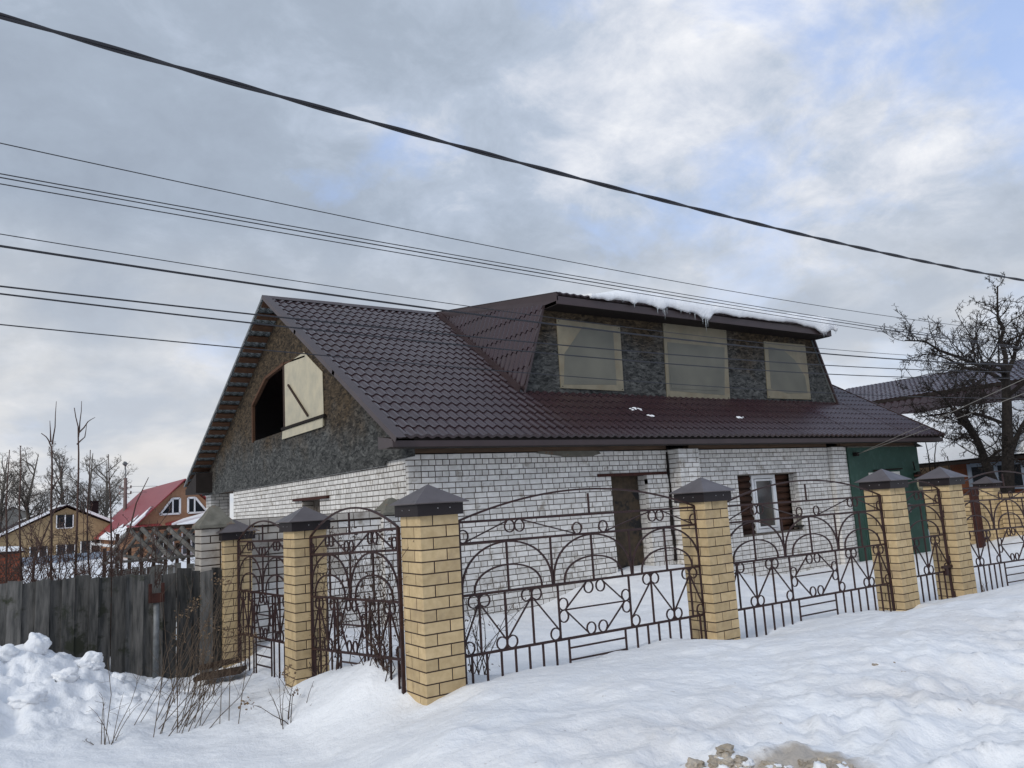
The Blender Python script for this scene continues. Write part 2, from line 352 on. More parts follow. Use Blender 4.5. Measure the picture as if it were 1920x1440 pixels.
# ------------------------------------------------------------------ snow ground
CP = np.array([
 (0, -1, -1.65), (-4, 0, -1.7), (5, -1, -1.6), (10, 0, -1.6), (20, 0, -1.6), (-8, 3, -1.8), (-4, 4, -1.8), (-1, 3.0, -1.85), (0.6, 3.6, -1.85),
 (1.75, 3.9, -1.55), (2.4, 4.3, -1.42), (3.2, 4.7, -1.42), (4.2, 4.5, -1.38), (6, 4.4, -1.35), (8, 4.3, -1.32), (10, 4.2, -1.31), (14, 4.0, -1.38), (20, 4, -1.4),
 (2.3, 2.9, -1.42), (3.3, 3.0, -1.34), (4.5, 2.6, -1.34), (6, 2.4, -1.38), (8, 2.2, -1.4), (12, 2.2, -1.4),
 (1.2, 4.6, -1.86), (1.7, 5.2, -1.84), (2.3, 5.8, -1.78), (2.75, 5.9, -1.70), (2.9, 5.2, -1.52), (3.1, 5.7, -1.62), (3.4, 5.75, -1.50), (3.6, 6.08, -1.55), (4.3, 6.08, -1.53), (5.3, 6.08, -1.54),
 (6.2, 6.08, -1.58), (6.55, 5.8, -1.62), (7.3, 6.0, -1.69), (8.2, 6.0, -1.62), (9.1, 6.0, -1.62), (10, 5.8, -1.71), (10.9, 6.0, -1.73), (11.6, 5.8, -1.73), (12.5, 6, -1.80), (13.8, 6, -1.81), (18, 6, -1.75),
 (5.0, 5.4, -1.50), (7, 5.2, -1.52), (9, 5.2, -1.56), (12, 5.1, -1.55), (4.3, 6.7, -1.72), (7, 7, -1.85), (10, 7, -1.85),
 (0, 5.8, -1.88), (-2, 6.5, -1.85), (0.6, 7.3, -1.88), (1.7, 6.8, -1.92), (2.4, 6.9, -1.88), (2.7, 6.5, -1.72), (3.0, 6.9, -1.42), (3.0, 7.5, -1.55), (2.9, 8.1, -1.64), (2.8, 8.55, -1.86), (2.3, 7.8, -1.88), (2.9, 9.4, -1.93),
 (1.3, 8.2, -1.92), (2.2, 8.9, -1.95), (2.8, 10.3, -2.0), (2.3, 10.8, -2.08), (1.9, 10.4, -1.97), (1.4, 10.3, -1.80), (0.9, 10.4, -1.46), (0.35, 10.4, -1.30), (-0.8, 10.5, -1.25), (-2.5, 10.5, -1.3),
 (0.3, 9.4, -1.62), (0.9, 9.2, -1.78), (-1, 9, -1.65), (-3, 9, -1.7), (0, 8, -1.84), (-2, 8, -1.8), (1.6, 9.4, -1.88), (1.3, 10.9, -1.75), (0.2, 11.1, -1.35),
 (3.8, 9.5, -1.85), (3.5, 11.2, -1.72), (4.4, 11.2, -1.70), (5.3, 11.2, -1.84), (5.0, 8, -1.88), (7, 9.5, -1.92), (7, 11.6, -1.93), (8.4, 11.6, -1.9), (9.5, 11.6, -1.64), (10.4, 11.5, -1.51), (11.2, 11.3, -1.46), (12, 11.5, -1.5),
 (11, 10.2, -1.62), (13, 11.5, -1.75), (14.2, 11.6, -1.96), (17.3, 11.6, -2.05), (18.6, 11.6, -2.04), (22, 11.6, -2.08), (13, 9.5, -1.9), (17, 8.5, -1.75), (20, 8.6, -1.5), (23, 10.5, -1.68), (26, 9, -1.55), (18, 10, -1.9), (15, 7.5, -1.85),
 (24, 13, -1.9), (30, 8, -1.7), (30, 2, -1.7), (6, 17, -1.95), (3, 14, -1.95), (0, 14, -1.95), (5, 24, -2.0), (20, 28, -2.0), (-6, 12, -1.8), (-6, 18, -1.9), (0, 22, -2.0), (32, 20, -1.8), (-12, 8, -1.9), (-12, -4, -1.8), (12, -8, -1.7), (30, -6, -1.7), (12, 35, -2.0), (-14, 28, -2.0), (36, 32, -2.0)], float)
def _tps():
    P = CP[:, :2]; n = len(P)
    d = np.hypot(P[:, None, 0]-P[None, :, 0], P[:, None, 1]-P[None, :, 1])
    K = np.where(d > 0, d*d*np.log(d+1e-12), 0)+np.eye(n)*0.02
    Q = np.c_[np.ones(n), P]; A = np.block([[K, Q], [Q.T, np.zeros((3, 3))]])
    return np.linalg.solve(A, np.r_[CP[:, 2], 0, 0, 0])
_W = _tps()
def Hs(x, y):
    x = np.atleast_1d(np.asarray(x, float)); y = np.atleast_1d(np.asarray(y, float)); n = len(CP)
    z = _W[n]+_W[n+1]*x+_W[n+2]*y
    for i in range(n):
        d2 = (x-CP[i, 0])**2+(y-CP[i, 1])**2
        z = z+_W[i]*0.5*d2*np.log(d2+1e-12)
    far = np.clip((np.hypot(x-9, y-9)-20)/14, 0, 1); far = far*far*(3-2*far)
    z = z*(1-far)+far*(-2.0+0.3*fbm(x*0.03, y*0.03, 3, 5))
    # surface texture
    pile = np.exp(-(((x-0.0)/2.2)**2+((y-10.0)/1.3)**2))
    street = np.clip((5.8-y)/1.5, 0, 1)*np.clip((x-1.0)/1.5, 0, 1)
    nearw = np.clip((16-y)/4, 0, 1)
    lump = 1-2*np.abs(fbm(x*2.6, y*2.6, 3, 21))
    z = z+nearw*(0.06*fbm(x*1.1, y*1.1, 3, 1)+0.026*fbm(x*4, y*4, 4, 4))
    z = z-0.09*pile+pile*(0.22*(lump-0.6)+0.07*(1-2*np.abs(fbm(x*7, y*7, 3, 9)))-0.03+0.03*fbm(x*15, y*15, 3, 19))
    front = 0.5+1.2*np.clip((3.9-y)/1.2, 0, 1)
    z = z+street*front*(0.045*(1-2*np.abs(fbm(x*1.9, y*2.6, 4, 31)))-0.026+0.028*fbm(x*7, y*9, 5, 13, 0.6))
    return z
def H(x, y): return float(Hs(x, y)[0])
def seg(*a):
    out = []
    for s0, s1, st in a: out.append(np.arange(s0, s1, st))
    return np.concatenate(out)
xs = seg((-700, -60, 80), (-60, -8, 3), (-8, -2, 0.2), (-2, 8, 0.035), (8, 15, 0.06), (15, 28, 0.2), (28, 60, 2), (60, 761, 70))
ys = seg((-300, -12, 48), (-12, 1, 0.8), (1, 8, 0.035), (8, 12.2, 0.05), (12.2, 18, 0.25), (18, 60, 2), (60, 900, 60))
GX, GY = np.meshgrid(xs, ys)
GZ = Hs(GX.ravel(), GY.ravel())
nx, ny = len(xs), len(ys)
vv = np.c_[GX.ravel(), GY.ravel(), GZ].astype(np.float32)
ii = (np.arange(ny-1)[:, None]*nx+np.arange(nx-1)[None, :]).ravel()
ff = np.c_[ii, ii+1, ii+nx+1, ii+nx].astype(np.int32)
me = bpy.data.meshes.new('snow_ground'); me.vertices.add(len(vv)); me.vertices.foreach_set('co', vv.ravel())
me.loops.add(ff.size); me.loops.foreach_set('vertex_index', ff.ravel())
me.polygons.add(len(ff)); me.polygons.foreach_set('loop_start', np.arange(0, ff.size, 4, dtype=np.int32)); me.polygons.foreach_set('loop_total', np.full(len(ff), 4, np.int32))
me.update(calc_edges=True); me.shade_smooth(); me.materials.append(MATS['snow_street'])
g_ = bpy.data.objects.new('snow_ground', me); COL.objects.link(g_); tag(g_, kind='structure')

# ------------------------------------------------------------------ brickwork
def courses(z0, z1, ch): 
    out = []; z = z1
    while z-ch > z0-0.05: out.append((z-ch, z)); z -= ch
    return out
def bond(L, z0, z1, holes, seed, pattern='mix', ch=0.1, j=0.016, offs=0.0):
    """list of (s0,s1,zlo,zhi) brick faces, clipped round the holes"""
    rr = random.Random(seed); out = []
    for r, (a, b) in enumerate(courses(z0, z1, ch)):
        typ = 'S'
        if pattern == 'mix': typ = 'SHSHSSHSSSSHSSSSS'[r % 17] if r < 17 else 'SSSH'[r % 4]
        if pattern == 'gable': typ = 'SHSSHSSSHSSS'[r % 12]
        s = offs-rr.choice((0, 0.131)) if typ == 'S' and r % 2 else offs
        s -= (rr.random()*0.05 if pattern != 'S' else 0)
        while s < L:
            Lb = 0.12 if typ == 'H' and rr.random() > 0.06 else (0.25 if rr.random() > (0.03 if pattern != 'S' else 0) else 0.12)
            e = s+Lb; segs = [(max(s, 0), min(e, L))]
            for (h0, h1, hz0, hz1) in holes:
                if b-0.02 > hz0 and a+0.02 < hz1:
                    ns = []
                    for (p, q) in segs:
                        if q <= h0 or p >= h1: ns.append((p, q)); continue
                        if p < h0: ns.append((p, h0))
                        if q > h1: ns.append((h1, q))
                    segs = ns
            for (p, q) in segs:
                if q-p > 0.012: out.append((round(p, 3), round(q, 3), a, b-j))
            s = e+j
    return out
def lay(parent, bricks, org, ang, m, maxn, D=0.1, jit=0.0015, seed=0, name='brick', score=None):
    """face line starts at org and runs along ang; outward is to the right-hand (-y local)"""
    rr = random.Random(seed); ca, sa = math.cos(ang), math.sin(ang)
    items = []
    for (p, q, a, b) in bricks:
        c = (p+q)/2; w = (org[0]+c*ca, org[1]+c*sa, (a+b)/2)
        items.append((score(w) if score else 0, p, q, a, b, w))
    items.sort(key=lambda t: t[0])
    rest = MB()
    for n, (sc_, p, q, a, b, w) in enumerate(items):
        off = rr.uniform(-jit, jit)
        cx, cy = w[0]-(D/2+off)*sa*-1*-1, w[1]+(D/2+off)*ca
        cx = w[0]-(D/2+off)*sa; cy = w[1]+(D/2+off)*ca
        me_ = brick_mesh(q-p, b-a, D, m)
        if n < maxn:
            o = inst(name, me_, parent, (cx, cy, w[2]), ang)
            o.rotation_euler = (rr.gauss(0, 0.004), rr.gauss(0, 0.004), ang)
        else:
            vs = [(cx+v.co.x*ca-v.co.y*sa, cy+v.co.x*sa+v.co.y*ca, w[2]+v.co.z+rr.uniform(-0.0005, 0.0005)) for v in me_.vertices]
            rest.add(vs, [tuple(f.vertices) for f in me_.polygons])
    if rest.v:
        o = rest.build(name+'_field', m, parent, fixn=False); o['kind'] = 'stuff'
camd = lambda w: math.hypot(w[0], w[1])

# ------------------------------------------------------------------ the white brick house
X0, X1 = 5.87, 22.0; YF = 11.8; YB = 26.6; YR = 18.08; ZR = 5.2
XG0, XG1 = 5.30, 22.42; YE = 11.15; ZE = 1.14; YBE = 26.97; ZBE = 1.10
def zroof(y): return ZE+(ZR-ZE)*(y-YE)/(YR-YE) if y <= YR else ZR-(ZR-ZBE)*(y-YR)/(YBE-YR)
house = empty('brick_house', (X0, YF, -2.0), 'white brick house with brown metal tile roof, boarded dormer and open gable window', 'house')
# front wall: mortar backing (thing > part > sub-part bricks)
mb = MB()
mb.box(X0+0.008, 10.38, YF+0.005, YF+0.26, -2.3, 0.88).box(11.385, 14.2, YF+0.005, YF+0.26, -2.3, 0.88).box(10.38, 11.37, YF+0.005, YF+0.26, 0.40, 0.88)
mb.box(14.2, 16.40, YF+0.005, YF+0.26, -2.3, -1.08).box(14.2, 16.40, YF+0.005, YF+0.26, 0.27, 0.88).box(16.415, 18.56, YF+0.005, YF+0.26, -2.3, 0.88)
fwall = mb.build('front_wall', 'mortar', house)
holes = [(10.38-X0, 11.37-X0, -3, 0.38), (14.2-X0, 16.40-X0, -1.08, 0.27), (12.02-X0-0.006, 12.63-X0+0.006, -3, 2), (17.75-X0-0.006, 3000, -3, 2)]
bl = bond(12.03-X0, -2.3, 0.9, [h for h in holes], 3)
bl2 = bond(17.76-X0, -2.3, 0.9, holes, 4, 'S'); bl2 = [b for b in bl2 if b[0] > 12.6-X0]
lay(fwall, bl+bl2, (X0, YF), 0.0, 'white_brick', 290, score=camd, seed=1)
# door and window jambs
def jamb(W_, z0, z1):
    out = []
    for r, (a_, b_) in enumerate(courses(z0, z1, 0.1)):
        for (p_, q_) in (((0.0, W_*0.62), (W_*0.62+0.012, W_)) if r % 2 else ((0.0, W_*0.36), (W_*0.36+0.012, W_))): out.append((p_, q_, a_, b_-0.012))
    return out
MB().box(11.378, 11.384, YF+0.10, YF+0.40, -2.3, 0.385).box(16.408, 16.414, YF+0.10, YF+0.26, -1.08, 0.27).build('jamb', 'mortar', house)
lay(fwall, jamb(0.30, -2.3, 0.38), (11.37, YF+0.40), -math.pi/2, 'white_brick', 60, seed=5, D=0.05)
lay(fwall, jamb(0.15, -1.08, 0.27), (16.40, YF+0.25), -math.pi/2, 'white_brick', 40, seed=6, D=0.05)
# pilasters
for k, (xa, xb, yf, y1) in enumerate(((12.02, 12.63, 11.47, 11.8), (17.75, 18.28, 11.67, 11.8))):
    pil = MB().box(xa+0.008, xb-0.008, yf+0.008, 11.9, -2.3, 0.90).build('pilaster', 'mortar', house)
    lay(pil, bond(xb-xa, -2.3, 0.9, [], 20+k, 'S', offs=0), (xa, yf), 0, 'white_brick', 120, seed=7+k, D=0.1)
    lay(pil, bond(y1-yf, -2.3, 0.9, [], 24+k, 'S', offs=0), (xa, y1), -math.pi/2, 'white_brick', 80, seed=9+k, D=0.1)
lay(fwall, bond(0.28, -2.3, 0.9, [], 31, 'S'), (18.285, YF), 0, 'white_brick', 60, seed=31)
# gable wall (faces -X): runs from the back towards the front
YG = 23.1
gw = MB()
gw.box(X0+0.003, X0+0.25, YF+0.02, 16.06, -2.3, 0.82).box(X0+0.003, X0+0.25, 17.22, YG-0.008, -2.3, 0.82).box(X0+0.003, X0+0.25, 16.06, 17.22, 0.28, 0.82).box(X0+0.25, X0+0.26, 16.06, 17.22, -2.3, 0.28)
gwall = gw.build('gable_wall', 'mortar', house)
gb = bond(YG-YF-0.112, -2.3, 0.85, [(YG-17.22, YG-16.06, -3, 0.28)], 12, 'gable')
lay(gwall, gb, (X0, YG), -math.pi/2, 'white_brick', 290, score=camd, seed=13)
lay(gwall, bond(0.25, -2.3, 0.28, [], 14, 'S'), (X0+0.25, 17.22), math.pi, 'grey_brick', 40, seed=14, D=0.06)
MB().box(X0-0.07, X0+0.05, 15.48, 17.66, 0.285, 0.345).build('lintel', 'rust', gwall)
# corner pier under the back of the gable
pier = MB().box(X0+0.01, 6.44, 25.84, 26.5, -2.3, 0.80).build('corner_pier', 'mortar', house)
lay(pier, bond(0.58, -1.0, 0.8, [], 41, 'S'), (X0, 25.83), 0, 'white_brick', 80, seed=41)
lay(pier, bond(0.68, -1.0, 0.8, [], 42, 'S'), (X0, 26.51), -math.pi/2, 'white_brick', 80, seed=42)
MB().box(X0+0.3, X0+0.5, YG+0.01, 25.8, -2.3, -0.3).build('porch_wall', 'mortar', house)
MB().box(X0+0.24, X1, 23.0, 23.2, -2.3, 0.8).build('rear_wall', 'mortar', house)
MB().box(X1-0.2, X1, YF+0.3, 23.0, -2.3, 0.8).build('side_wall', 'mortar', house)
MB().box(X0+0.26, X1, YF+0.26, 26.5, 0.80, 0.84).build('attic_floor', 'beam', house)  # unseen floor slab, added to block light and keep the attic dark
# lintel over door, timber plate
MB().box(10.02, 11.93, YF-0.03, YF+0.2, 0.375, 0.435).build('lintel', 'rust', fwall)
for a, b in ((X0+0.05, 12.0), (12.66, 17.72), (18.3, 22.1)):
    MB().box(a, b-0.02, YF-0.02, YF+0.14, 0.905, 1.02).build('wall_plate', 'beam', house)
MB().box(X0+0.1, 22.2, YE+0.1, YF+0.3, 1.025, 1.05).build('soffit', 'soffit_dark', house)
# mortar smear strip under the plate
MB().add([(8.55, YF-0.006, 0.87), (9.2, YF-0.012, 0.80), (9.9, YF-0.01, 0.79), (10.15, YF-0.01, 0.84), (10.1, YF-0.006, 0.9), (8.6, YF-0.006, 0.905),
          (8.55, YF+0.01, 0.87), (9.2, YF+0.01, 0.80), (9.9, YF+0.01, 0.79), (10.15, YF+0.01, 0.84), (10.1, YF+0.01, 0.9), (8.6, YF+0.01, 0.905)],
         [(0, 1, 2, 3, 4, 5), (0, 6, 7, 1), (1, 7, 8, 2), (2, 8, 9, 3)]).build('cement_patch', 'concrete_cap', fwall)
# boarded door
dr = MB().box(10.30, 11.36, YF+0.28, YF+0.31, -2.2, 0.39).build('boarded_door', 'door_board', house)
MB().box(10.38, 10.44, YF+0.255, YF+0.28, -2.2, 0.38).build('frame', 'door_board', dr)
# black gap / cable beside the first pilaster
mb = MB(); rr = random.Random(4); pr_ = [(12.0+rr.uniform(-.015, .015)-(0.03 if z < 0 else 0), YF-0.015, z) for z in np.arange(0.85, -1.5, -0.12)]
mb.tube(pr_, [0.012+0.02*rr.random()+(0.012 if abs(p[2]+0.5) < 0.5 else 0) for p in pr_], 5); mb.build('wall_crack_cable', 'soot', fwall)
# window in the old log wall
lw = MB()
for i in range(9):
    z = -1.15+i*0.16
    lw.tube([(14.1, YF+0.42, z+0.08), (16.2, YF+0.42, z+0.08)], 0.088, 10)
lw_ = None
for i in range(9):
    z = -1.15+i*0.16
    for a, b in ((14.1, 15.0), (15.9, 16.62)):
        o = MB().tube([(a, YF+0.37, z+0.08), (b, YF+0.37, z+0.08)], [0.086, 0.083], 10).build('log', 'log', house, smooth=True)
MB().box(14.0, 16.7, YF+0.50, YF+0.54, -1.3, 0.4).build('log_backing', 'soot', house)
win = MB().box(15.01, 15.09, YF+0.27, YF+0.34, -1.08, 0.27).box(15.81, 15.89, YF+0.27, YF+0.34, -1.08, 0.27).box(15.09, 15.81, YF+0.27, YF+0.34, 0.19, 0.27).box(15.09, 15.81, YF+0.27, YF+0.34, -1.08, -1.0).build('window_frame', 'pvc', house)
MB().box(15.105, 15.15, YF+0.255, YF+0.32, -0.985, 0.175).box(15.75, 15.795, YF+0.255, YF+0.32, -0.985, 0.175).box(15.15, 15.75, YF+0.255, YF+0.32, 0.13, 0.175).box(15.15, 15.75, YF+0.255, YF+0.32, -0.985, -0.94).build('sash', 'pvc', win)
MB().box(15.15, 15.75, YF+0.295, YF+0.305, -0.94, 0.13).build('pane', 'window_grey', win)
MB().box(16.0, 16.45, YF-0.01, YF+0.1, -1.02, -0.98).box(14.15, 16.42, YF+0.02, YF+0.27, -1.12, -1.085).build('window_sill', 'soot', win)
mb = MB(); rr = random.Random(3)
for k in range(10): mb.tube([(16.3+rr.uniform(-.1, .1), YF+0.05, -0.98+rr.uniform(0, .05)), (16.35+rr.uniform(-.15, .12), YF+0.02, -0.85+rr.uniform(-.05, .15))], [0.03, 0.008], 5)
mb.build('foam_blob', 'concrete_cap', win)
# green end bay
gr = MB().box(18.575, X1, YF-0.03, YF+0.2, -2.3, 0.87).build('green_wall', 'green_paint', house)
dd = MB().box(19.35, 20.3, YF-0.055, YF-0.032, -2.2, -0.15).build('door', 'green_door', house)
MB().box(18.97, 19.0, YF-0.045, YF-0.032, -2.2, 0.0).box(19.06, 19.33, YF-0.05, YF-0.034, -2.2, -0.1).build('door_frame', 'green_door', dd)
MB().box(21.1, 21.3, YF-0.1, YF-0.035, -0.78, -0.74).box(21.12, 21.2, YF-0.07, YF-0.035, -0.95, -0.7).build('handle', 'galv', dd)
MB().box(19.4, 20.9, YF-0.055, YF-0.035, 0.02, 0.19).build('plate', 'white_plate', gr)
MB().tube([(19.6, YF-0.08, 0.24), (21.0, YF-0.08, 0.26)], 0.02, 8).build('pipe', 'soot', gr)
MB().box(18.80, 18.92, YF-0.14, YF-0.032, 0.64, 0.74).build('bracket', 'soot', gr)
MB().box(18.6, 21.9, YF-0.034, YF+0.1, 0.872, 0.90).build('cement_edge', 'concrete_cap', gr)
# gable OSB with the pentagonal window
wb = lambda y: 1.98
def wtop(y):
    P = [(15.55, 2.93), (16.6, 3.50), (18.1, 3.60), (19.55, 3.50), (20.8, 2.95)]
    for (a, za), (b, zb) in zip(P, P[1:]):
        if a <= y <= b: return za+(zb-za)*(y-a)/(b-a)
YS = sorted([11.45, 12.6, 13.85, 15.1, 15.55, 16.6, 18.1, 19.55, 20.8, 22.05, 23.3, 24.55, 25.8, 26.8, YR])
osbx = X0-0.06
for a, b in zip(YS, YS[1:]):
    g = 0.002; a2, b2 = a+g, b-g; za, zb = zroof(a2)-0.12, zroof(b2)-0.12
    zl = 0.76 if a >= 12.5 else 0.83
    if a >= 15.54 and b <= 20.81:
        MB().prism([(osbx, a2, zl), (osbx, b2, zl), (osbx, b2, wb(b2)), (osbx, a2, wb(a2))], 0, (0.02, 0, 0)).build('osb_sheet', 'osb', house)
        MB().prism([(osbx, a2, wtop(a2)), (osbx, b2, wtop(b2)), (osbx, b2, zb), (osbx, a2, za)], 0, (0.02, 0, 0)).build('osb_sheet', 'osb', house)
    else:
        MB().prism([(osbx, a2, zl), (osbx, b2, zl), (osbx, b2, zb), (osbx, a2, za)], 0, (0.02, 0, 0)).build('osb_sheet', 'osb', house)
gwn = MB().box(osbx-0.02, osbx+0.08, 18.05, 18.2, 1.95, 3.58).build('gable_window', 'wet_board', house)
MB().bar((osbx, 20.8, 1.95), (osbx, 20.8, 2.95), 0.09, 0.07).bar((osbx, 20.8, 2.95), (osbx, 19.55, 3.5), 0.09, 0.08).bar((osbx, 19.55, 3.5), (osbx, 18.1, 3.60), 0.08, 0.07).bar((osbx, 18.1, 3.60), (osbx, 16.6, 3.5), 0.05, 0.04).build('frame', 'batten', gwn)
pn = MB().prism([(osbx-0.025, 15.5, 1.80), (osbx-0.025, 18.04, 1.98), (osbx-0.025, 18.04, 3.55), (osbx-0.025, 16.65, 3.60), (osbx-0.025, 15.52, 2.95)], 0, (0.012, 0, 0)).build('cream_film_board', 'film_cream', gwn)
MB().bar((osbx-0.05, 17.72, 3.02), (osbx-0.05, 16.4, 2.12), 0.045, 0.03, (1, 0, 0)).build('diagonal_slat', 'wet_board', gwn)
MB().bar((osbx-0.05, 18.2, 2.02), (osbx-0.05, 15.35, 2.0), 0.06, 0.06).build('ledge', 'soot', gwn)
MB().prism([(osbx-0.045, 15.52, 1.78), (osbx-0.045, 18.25, 1.78), (osbx-0.045, 18.2, 1.97), (osbx-0.045, 15.5, 1.97)], 0, (0.01, 0, 0)).build('lower_board', 'film_cream', gwn)
# rear gable and far gable to close the attic
MB().prism([(X1-0.1, YE+0.4, 0.85), (X1-0.1, 26.6, 0.85), (X1-0.1, YR, ZR-0.15)], 0, (0.05, 0, 0)).build('far_gable', 'osb', house)
MB().box(18.2, X1, YF+0.0, YF+0.05, 0.91, 1.0).build('wall_plate', 'beam', house)

# metal tile
def tile_sheet(L, W_, name, mod=0.35, wave=0.195, amp=0.014, step=0.020, phase=0.0, nw=8):
    """local x across, local y up the slope, z out; returns mesh"""
    xs_ = np.linspace(0, W_, max(2, int(round(W_/wave*nw)))+1); rows = int(math.ceil(L/mod))
    prof = amp*np.cos(2*np.pi*(xs_+phase)/wave)
    vs = []; n = len(xs_); lines = []
    for r in range(rows):
        y0 = r*mod; y1 = min(L, (r+1)*mod); sc = -0.022*np.cos(2*np.pi*(xs_+phase)/wave)
        lines.append((y0-sc*(1 if r else 0.3)*-1*-1, prof-(0.0 if r else 0.03)))
        lines.append((y0-sc*(1 if r else 0.3), prof+step))
        lines.append((y0+(y1-y0)*0.25-sc*0.6, prof*1.0+step*0.72))
        if r == rows-1: lines.append((np.full(n, y1), prof))
    for yy, zz in lines:
        vs += list(zip(xs_.tolist(), (yy+np.zeros(n)).tolist(), zz.tolist()))
    fs = []
    for k in range(len(lines)-1):
        for i in range(n-1): fs.append((k*n+i, k*n+i+1, (k+1)*n+i+1, (k+1)*n+i))
    me_ = bpy.data.meshes.new(name); me_.from_pydata(vs, [], fs); me_.materials.append(MATS['roof_tile'])
    return me_
def place_on(me_, name, parent, org, xd, yd):
    xd = Vector(xd).normalized(); yd = Vector(yd).normalized(); zd = xd.cross(yd).normalized(); yd = zd.cross(xd)
    o = bpy.data.objects.new(name, me_); COL.objects.link(o); o.parent = parent
    base = wloc(parent)
    M_ = Matrix(((xd.x, yd.x, zd.x, org[0]-base.x), (xd.y, yd.y, zd.y, org[1]-base.y), (xd.z, yd.z, zd.z, org[2]-base.z), (0, 0, 0, 1)))
    o.matrix_local = M_; return o
roof = MB().prism([(X0-0.02, YE+0.2, zroof(YE+0.2)-0.09), (22.1, YE+0.2, zroof(YE+0.2)-0.09), (22.1, YR, ZR-0.09), (X0-0.02, YR, ZR-0.09)], 0, (0, 0, -0.03)).build('light_block_deck', 'beam', house)  # unseen slab under the tile sheets, added to block light
SL = math.hypot(YR-YE, ZR-ZE)
ft = tile_sheet(SL, 1.17, 'roof_sheet')
x = XG0+0.03; k = 0
while x < XG1-0.1:
    m_ = ft
    if x+1.17 > XG1: m_ = tile_sheet(SL, XG1-x, 'roof_sheet')
    place_on(m_, 'roof_sheet', house, (x, YE, ZE+0.004*(k % 2)), (1, 0, 0), (0, YR-YE, ZR-ZE)); x += 1.17; k += 1
SB = math.hypot(YBE-YR, ZR-ZBE)
place_on(tile_sheet(SB, 1.0, 'roof_sheet', mod=0.4645), 'roof_sheet', house, (XG0+1.02, YBE, ZBE), (-1, 0, 0), (0, YR-YBE, ZR-ZBE))
MB().prism([(XG0+1.0, YR+0.05, ZR-0.03), (XG1, YR+0.05, ZR-0.03), (XG1, YBE, ZBE), (XG0+1.0, YBE, ZBE)], 0, (0, 0, -0.05)).build('back_roof', 'roof_flash', house)
# battens seen under the back rake, rafters
ub = Vector((0, YR-YBE, ZR-ZBE)).normalized(); nb = Vector((0, ub.z, -ub.y)); nb = nb if nb.z > 0 else -nb
for i in range(21):
    p = Vector((0, YBE, ZBE))+ub*(0.30+i*0.4645)-nb*0.055
    MB().bar((XG0+0.03, p.y, p.z), (X0+0.3, p.y, p.z), 0.22, 0.035, (0, nb.y, nb.z)).build('batten', 'batten', house)
uf = Vector((0, YR-YE, ZR-ZE)).normalized(); nf = Vector((0, -uf.z, uf.y))
for i in range(22):
    p = Vector((0, YE, ZE))+uf*(0.25+i*0.35)-nf*0.04
    MB().bar((XG0+0.03, p.y, p.z), (X0+0.3, p.y, p.z), 0.10, 0.03, (0, nf.y, nf.z)).build('batten', 'batten', house)
# rake flashing, front: three lapped lengths, on top and down the side
for i, (a, b) in enumerate(((-0.02, 0.36), (0.345, 0.67), (0.655, 1.0))):
    p = Vector((0, YE, ZE))+uf*SL*a+nf*(0.045-0.004*i); q = Vector((0, YE, ZE))+uf*SL*b+nf*(0.045-0.004*i+0.004)
    m_ = MB(); m_.prism([(XG0-0.025, p.y, p.z), (XG0+0.15, p.y, p.z), (XG0+0.15, q.y, q.z), (XG0-0.025, q.y, q.z)], 0, nf*0.006)
    m_.prism([(XG0-0.025, p.y, p.z), (XG0-0.025, q.y, q.z), tuple(Vector((XG0-0.025, q.y, q.z))-nf*0.085), tuple(Vector((XG0-0.025, p.y, p.z))-nf*0.085)], 0, (0.01, 0, 0))
    m_.build('rake_flashing', 'roof_flash', house)
m_ = MB(); p = Vector((XG1, YE, ZE))+nf*0.04; q = Vector((XG1, YR, ZR))+nf*0.04
m_.prism([p, p+Vector((0.03, 0, 0)), q+Vector((0.03, 0, 0)), q], 0, -nf*0.14); m_.build('rake_flashing', 'roof_flash', house)
m_ = MB(); p = Vector((XG0-0.02, YBE, ZBE))+nb*0.03; q = Vector((XG0-0.02, YR, ZR))+nb*0.03
m_.prism([p, q, q+Vector((0.015, 0, 0)), p+Vector((0.015, 0, 0))], 0, -nb*0.07); m_.build('rake_edge', 'galv', house)
# ridge cap in three lengths
for a, b in ((XG0-0.02, 7.3), (7.27, 9.3), (9.27, 10.6)):
    MB().add([(a, YR-0.16, ZR-0.06), (b, YR-0.16, ZR-0.055), (b, YR, ZR+0.06), (a, YR, ZR+0.055), (b, YR+0.16, ZR-0.04), (a, YR+0.16, ZR-0.04)], [(0, 1, 2, 3), (3, 2, 4, 5)]).build('ridge_cap', 'roof_flash', house, fixn=False)
# eaves fascia and return box
MB().box(XG0+0.02, XG1, YE+0.06, YE+0.085, 0.965, 1.07).build('fascia', 'roof_flash', house)
MB().box(XG0+0.02, XG1, YE+0.04, YE+0.30, 0.955, 0.965).box(XG0+0.05, XG1-0.1, YE+0.09, YE+0.12, 1.0, 1.15).build('eaves_trim_and_shade', 'soffit_dark', house)  # lower trim; upper dark strip stands in for shade under the tile edge
MB().prism([(XG0+0.02, YE+0.09, 0.975), (XG0+0.02, YE+0.62, 0.975), (XG0+0.02, YE+0.62, 1.18), (XG0+0.02, YE+0.09, 1.10)], 0, (0.4, 0, 0)).build('eaves_return', 'roof_flash', house)
MB().prism([(XG0+0.02, YBE-0.05, 0.82), (XG0+0.02, YBE-1.6, 0.82), (XG0+0.02, YBE-1.6, 1.45), (XG0+0.02, YBE-0.05, 0.98)], 0, (0.7, 0, 0)).build('eaves_return', 'soffit_dark', house)

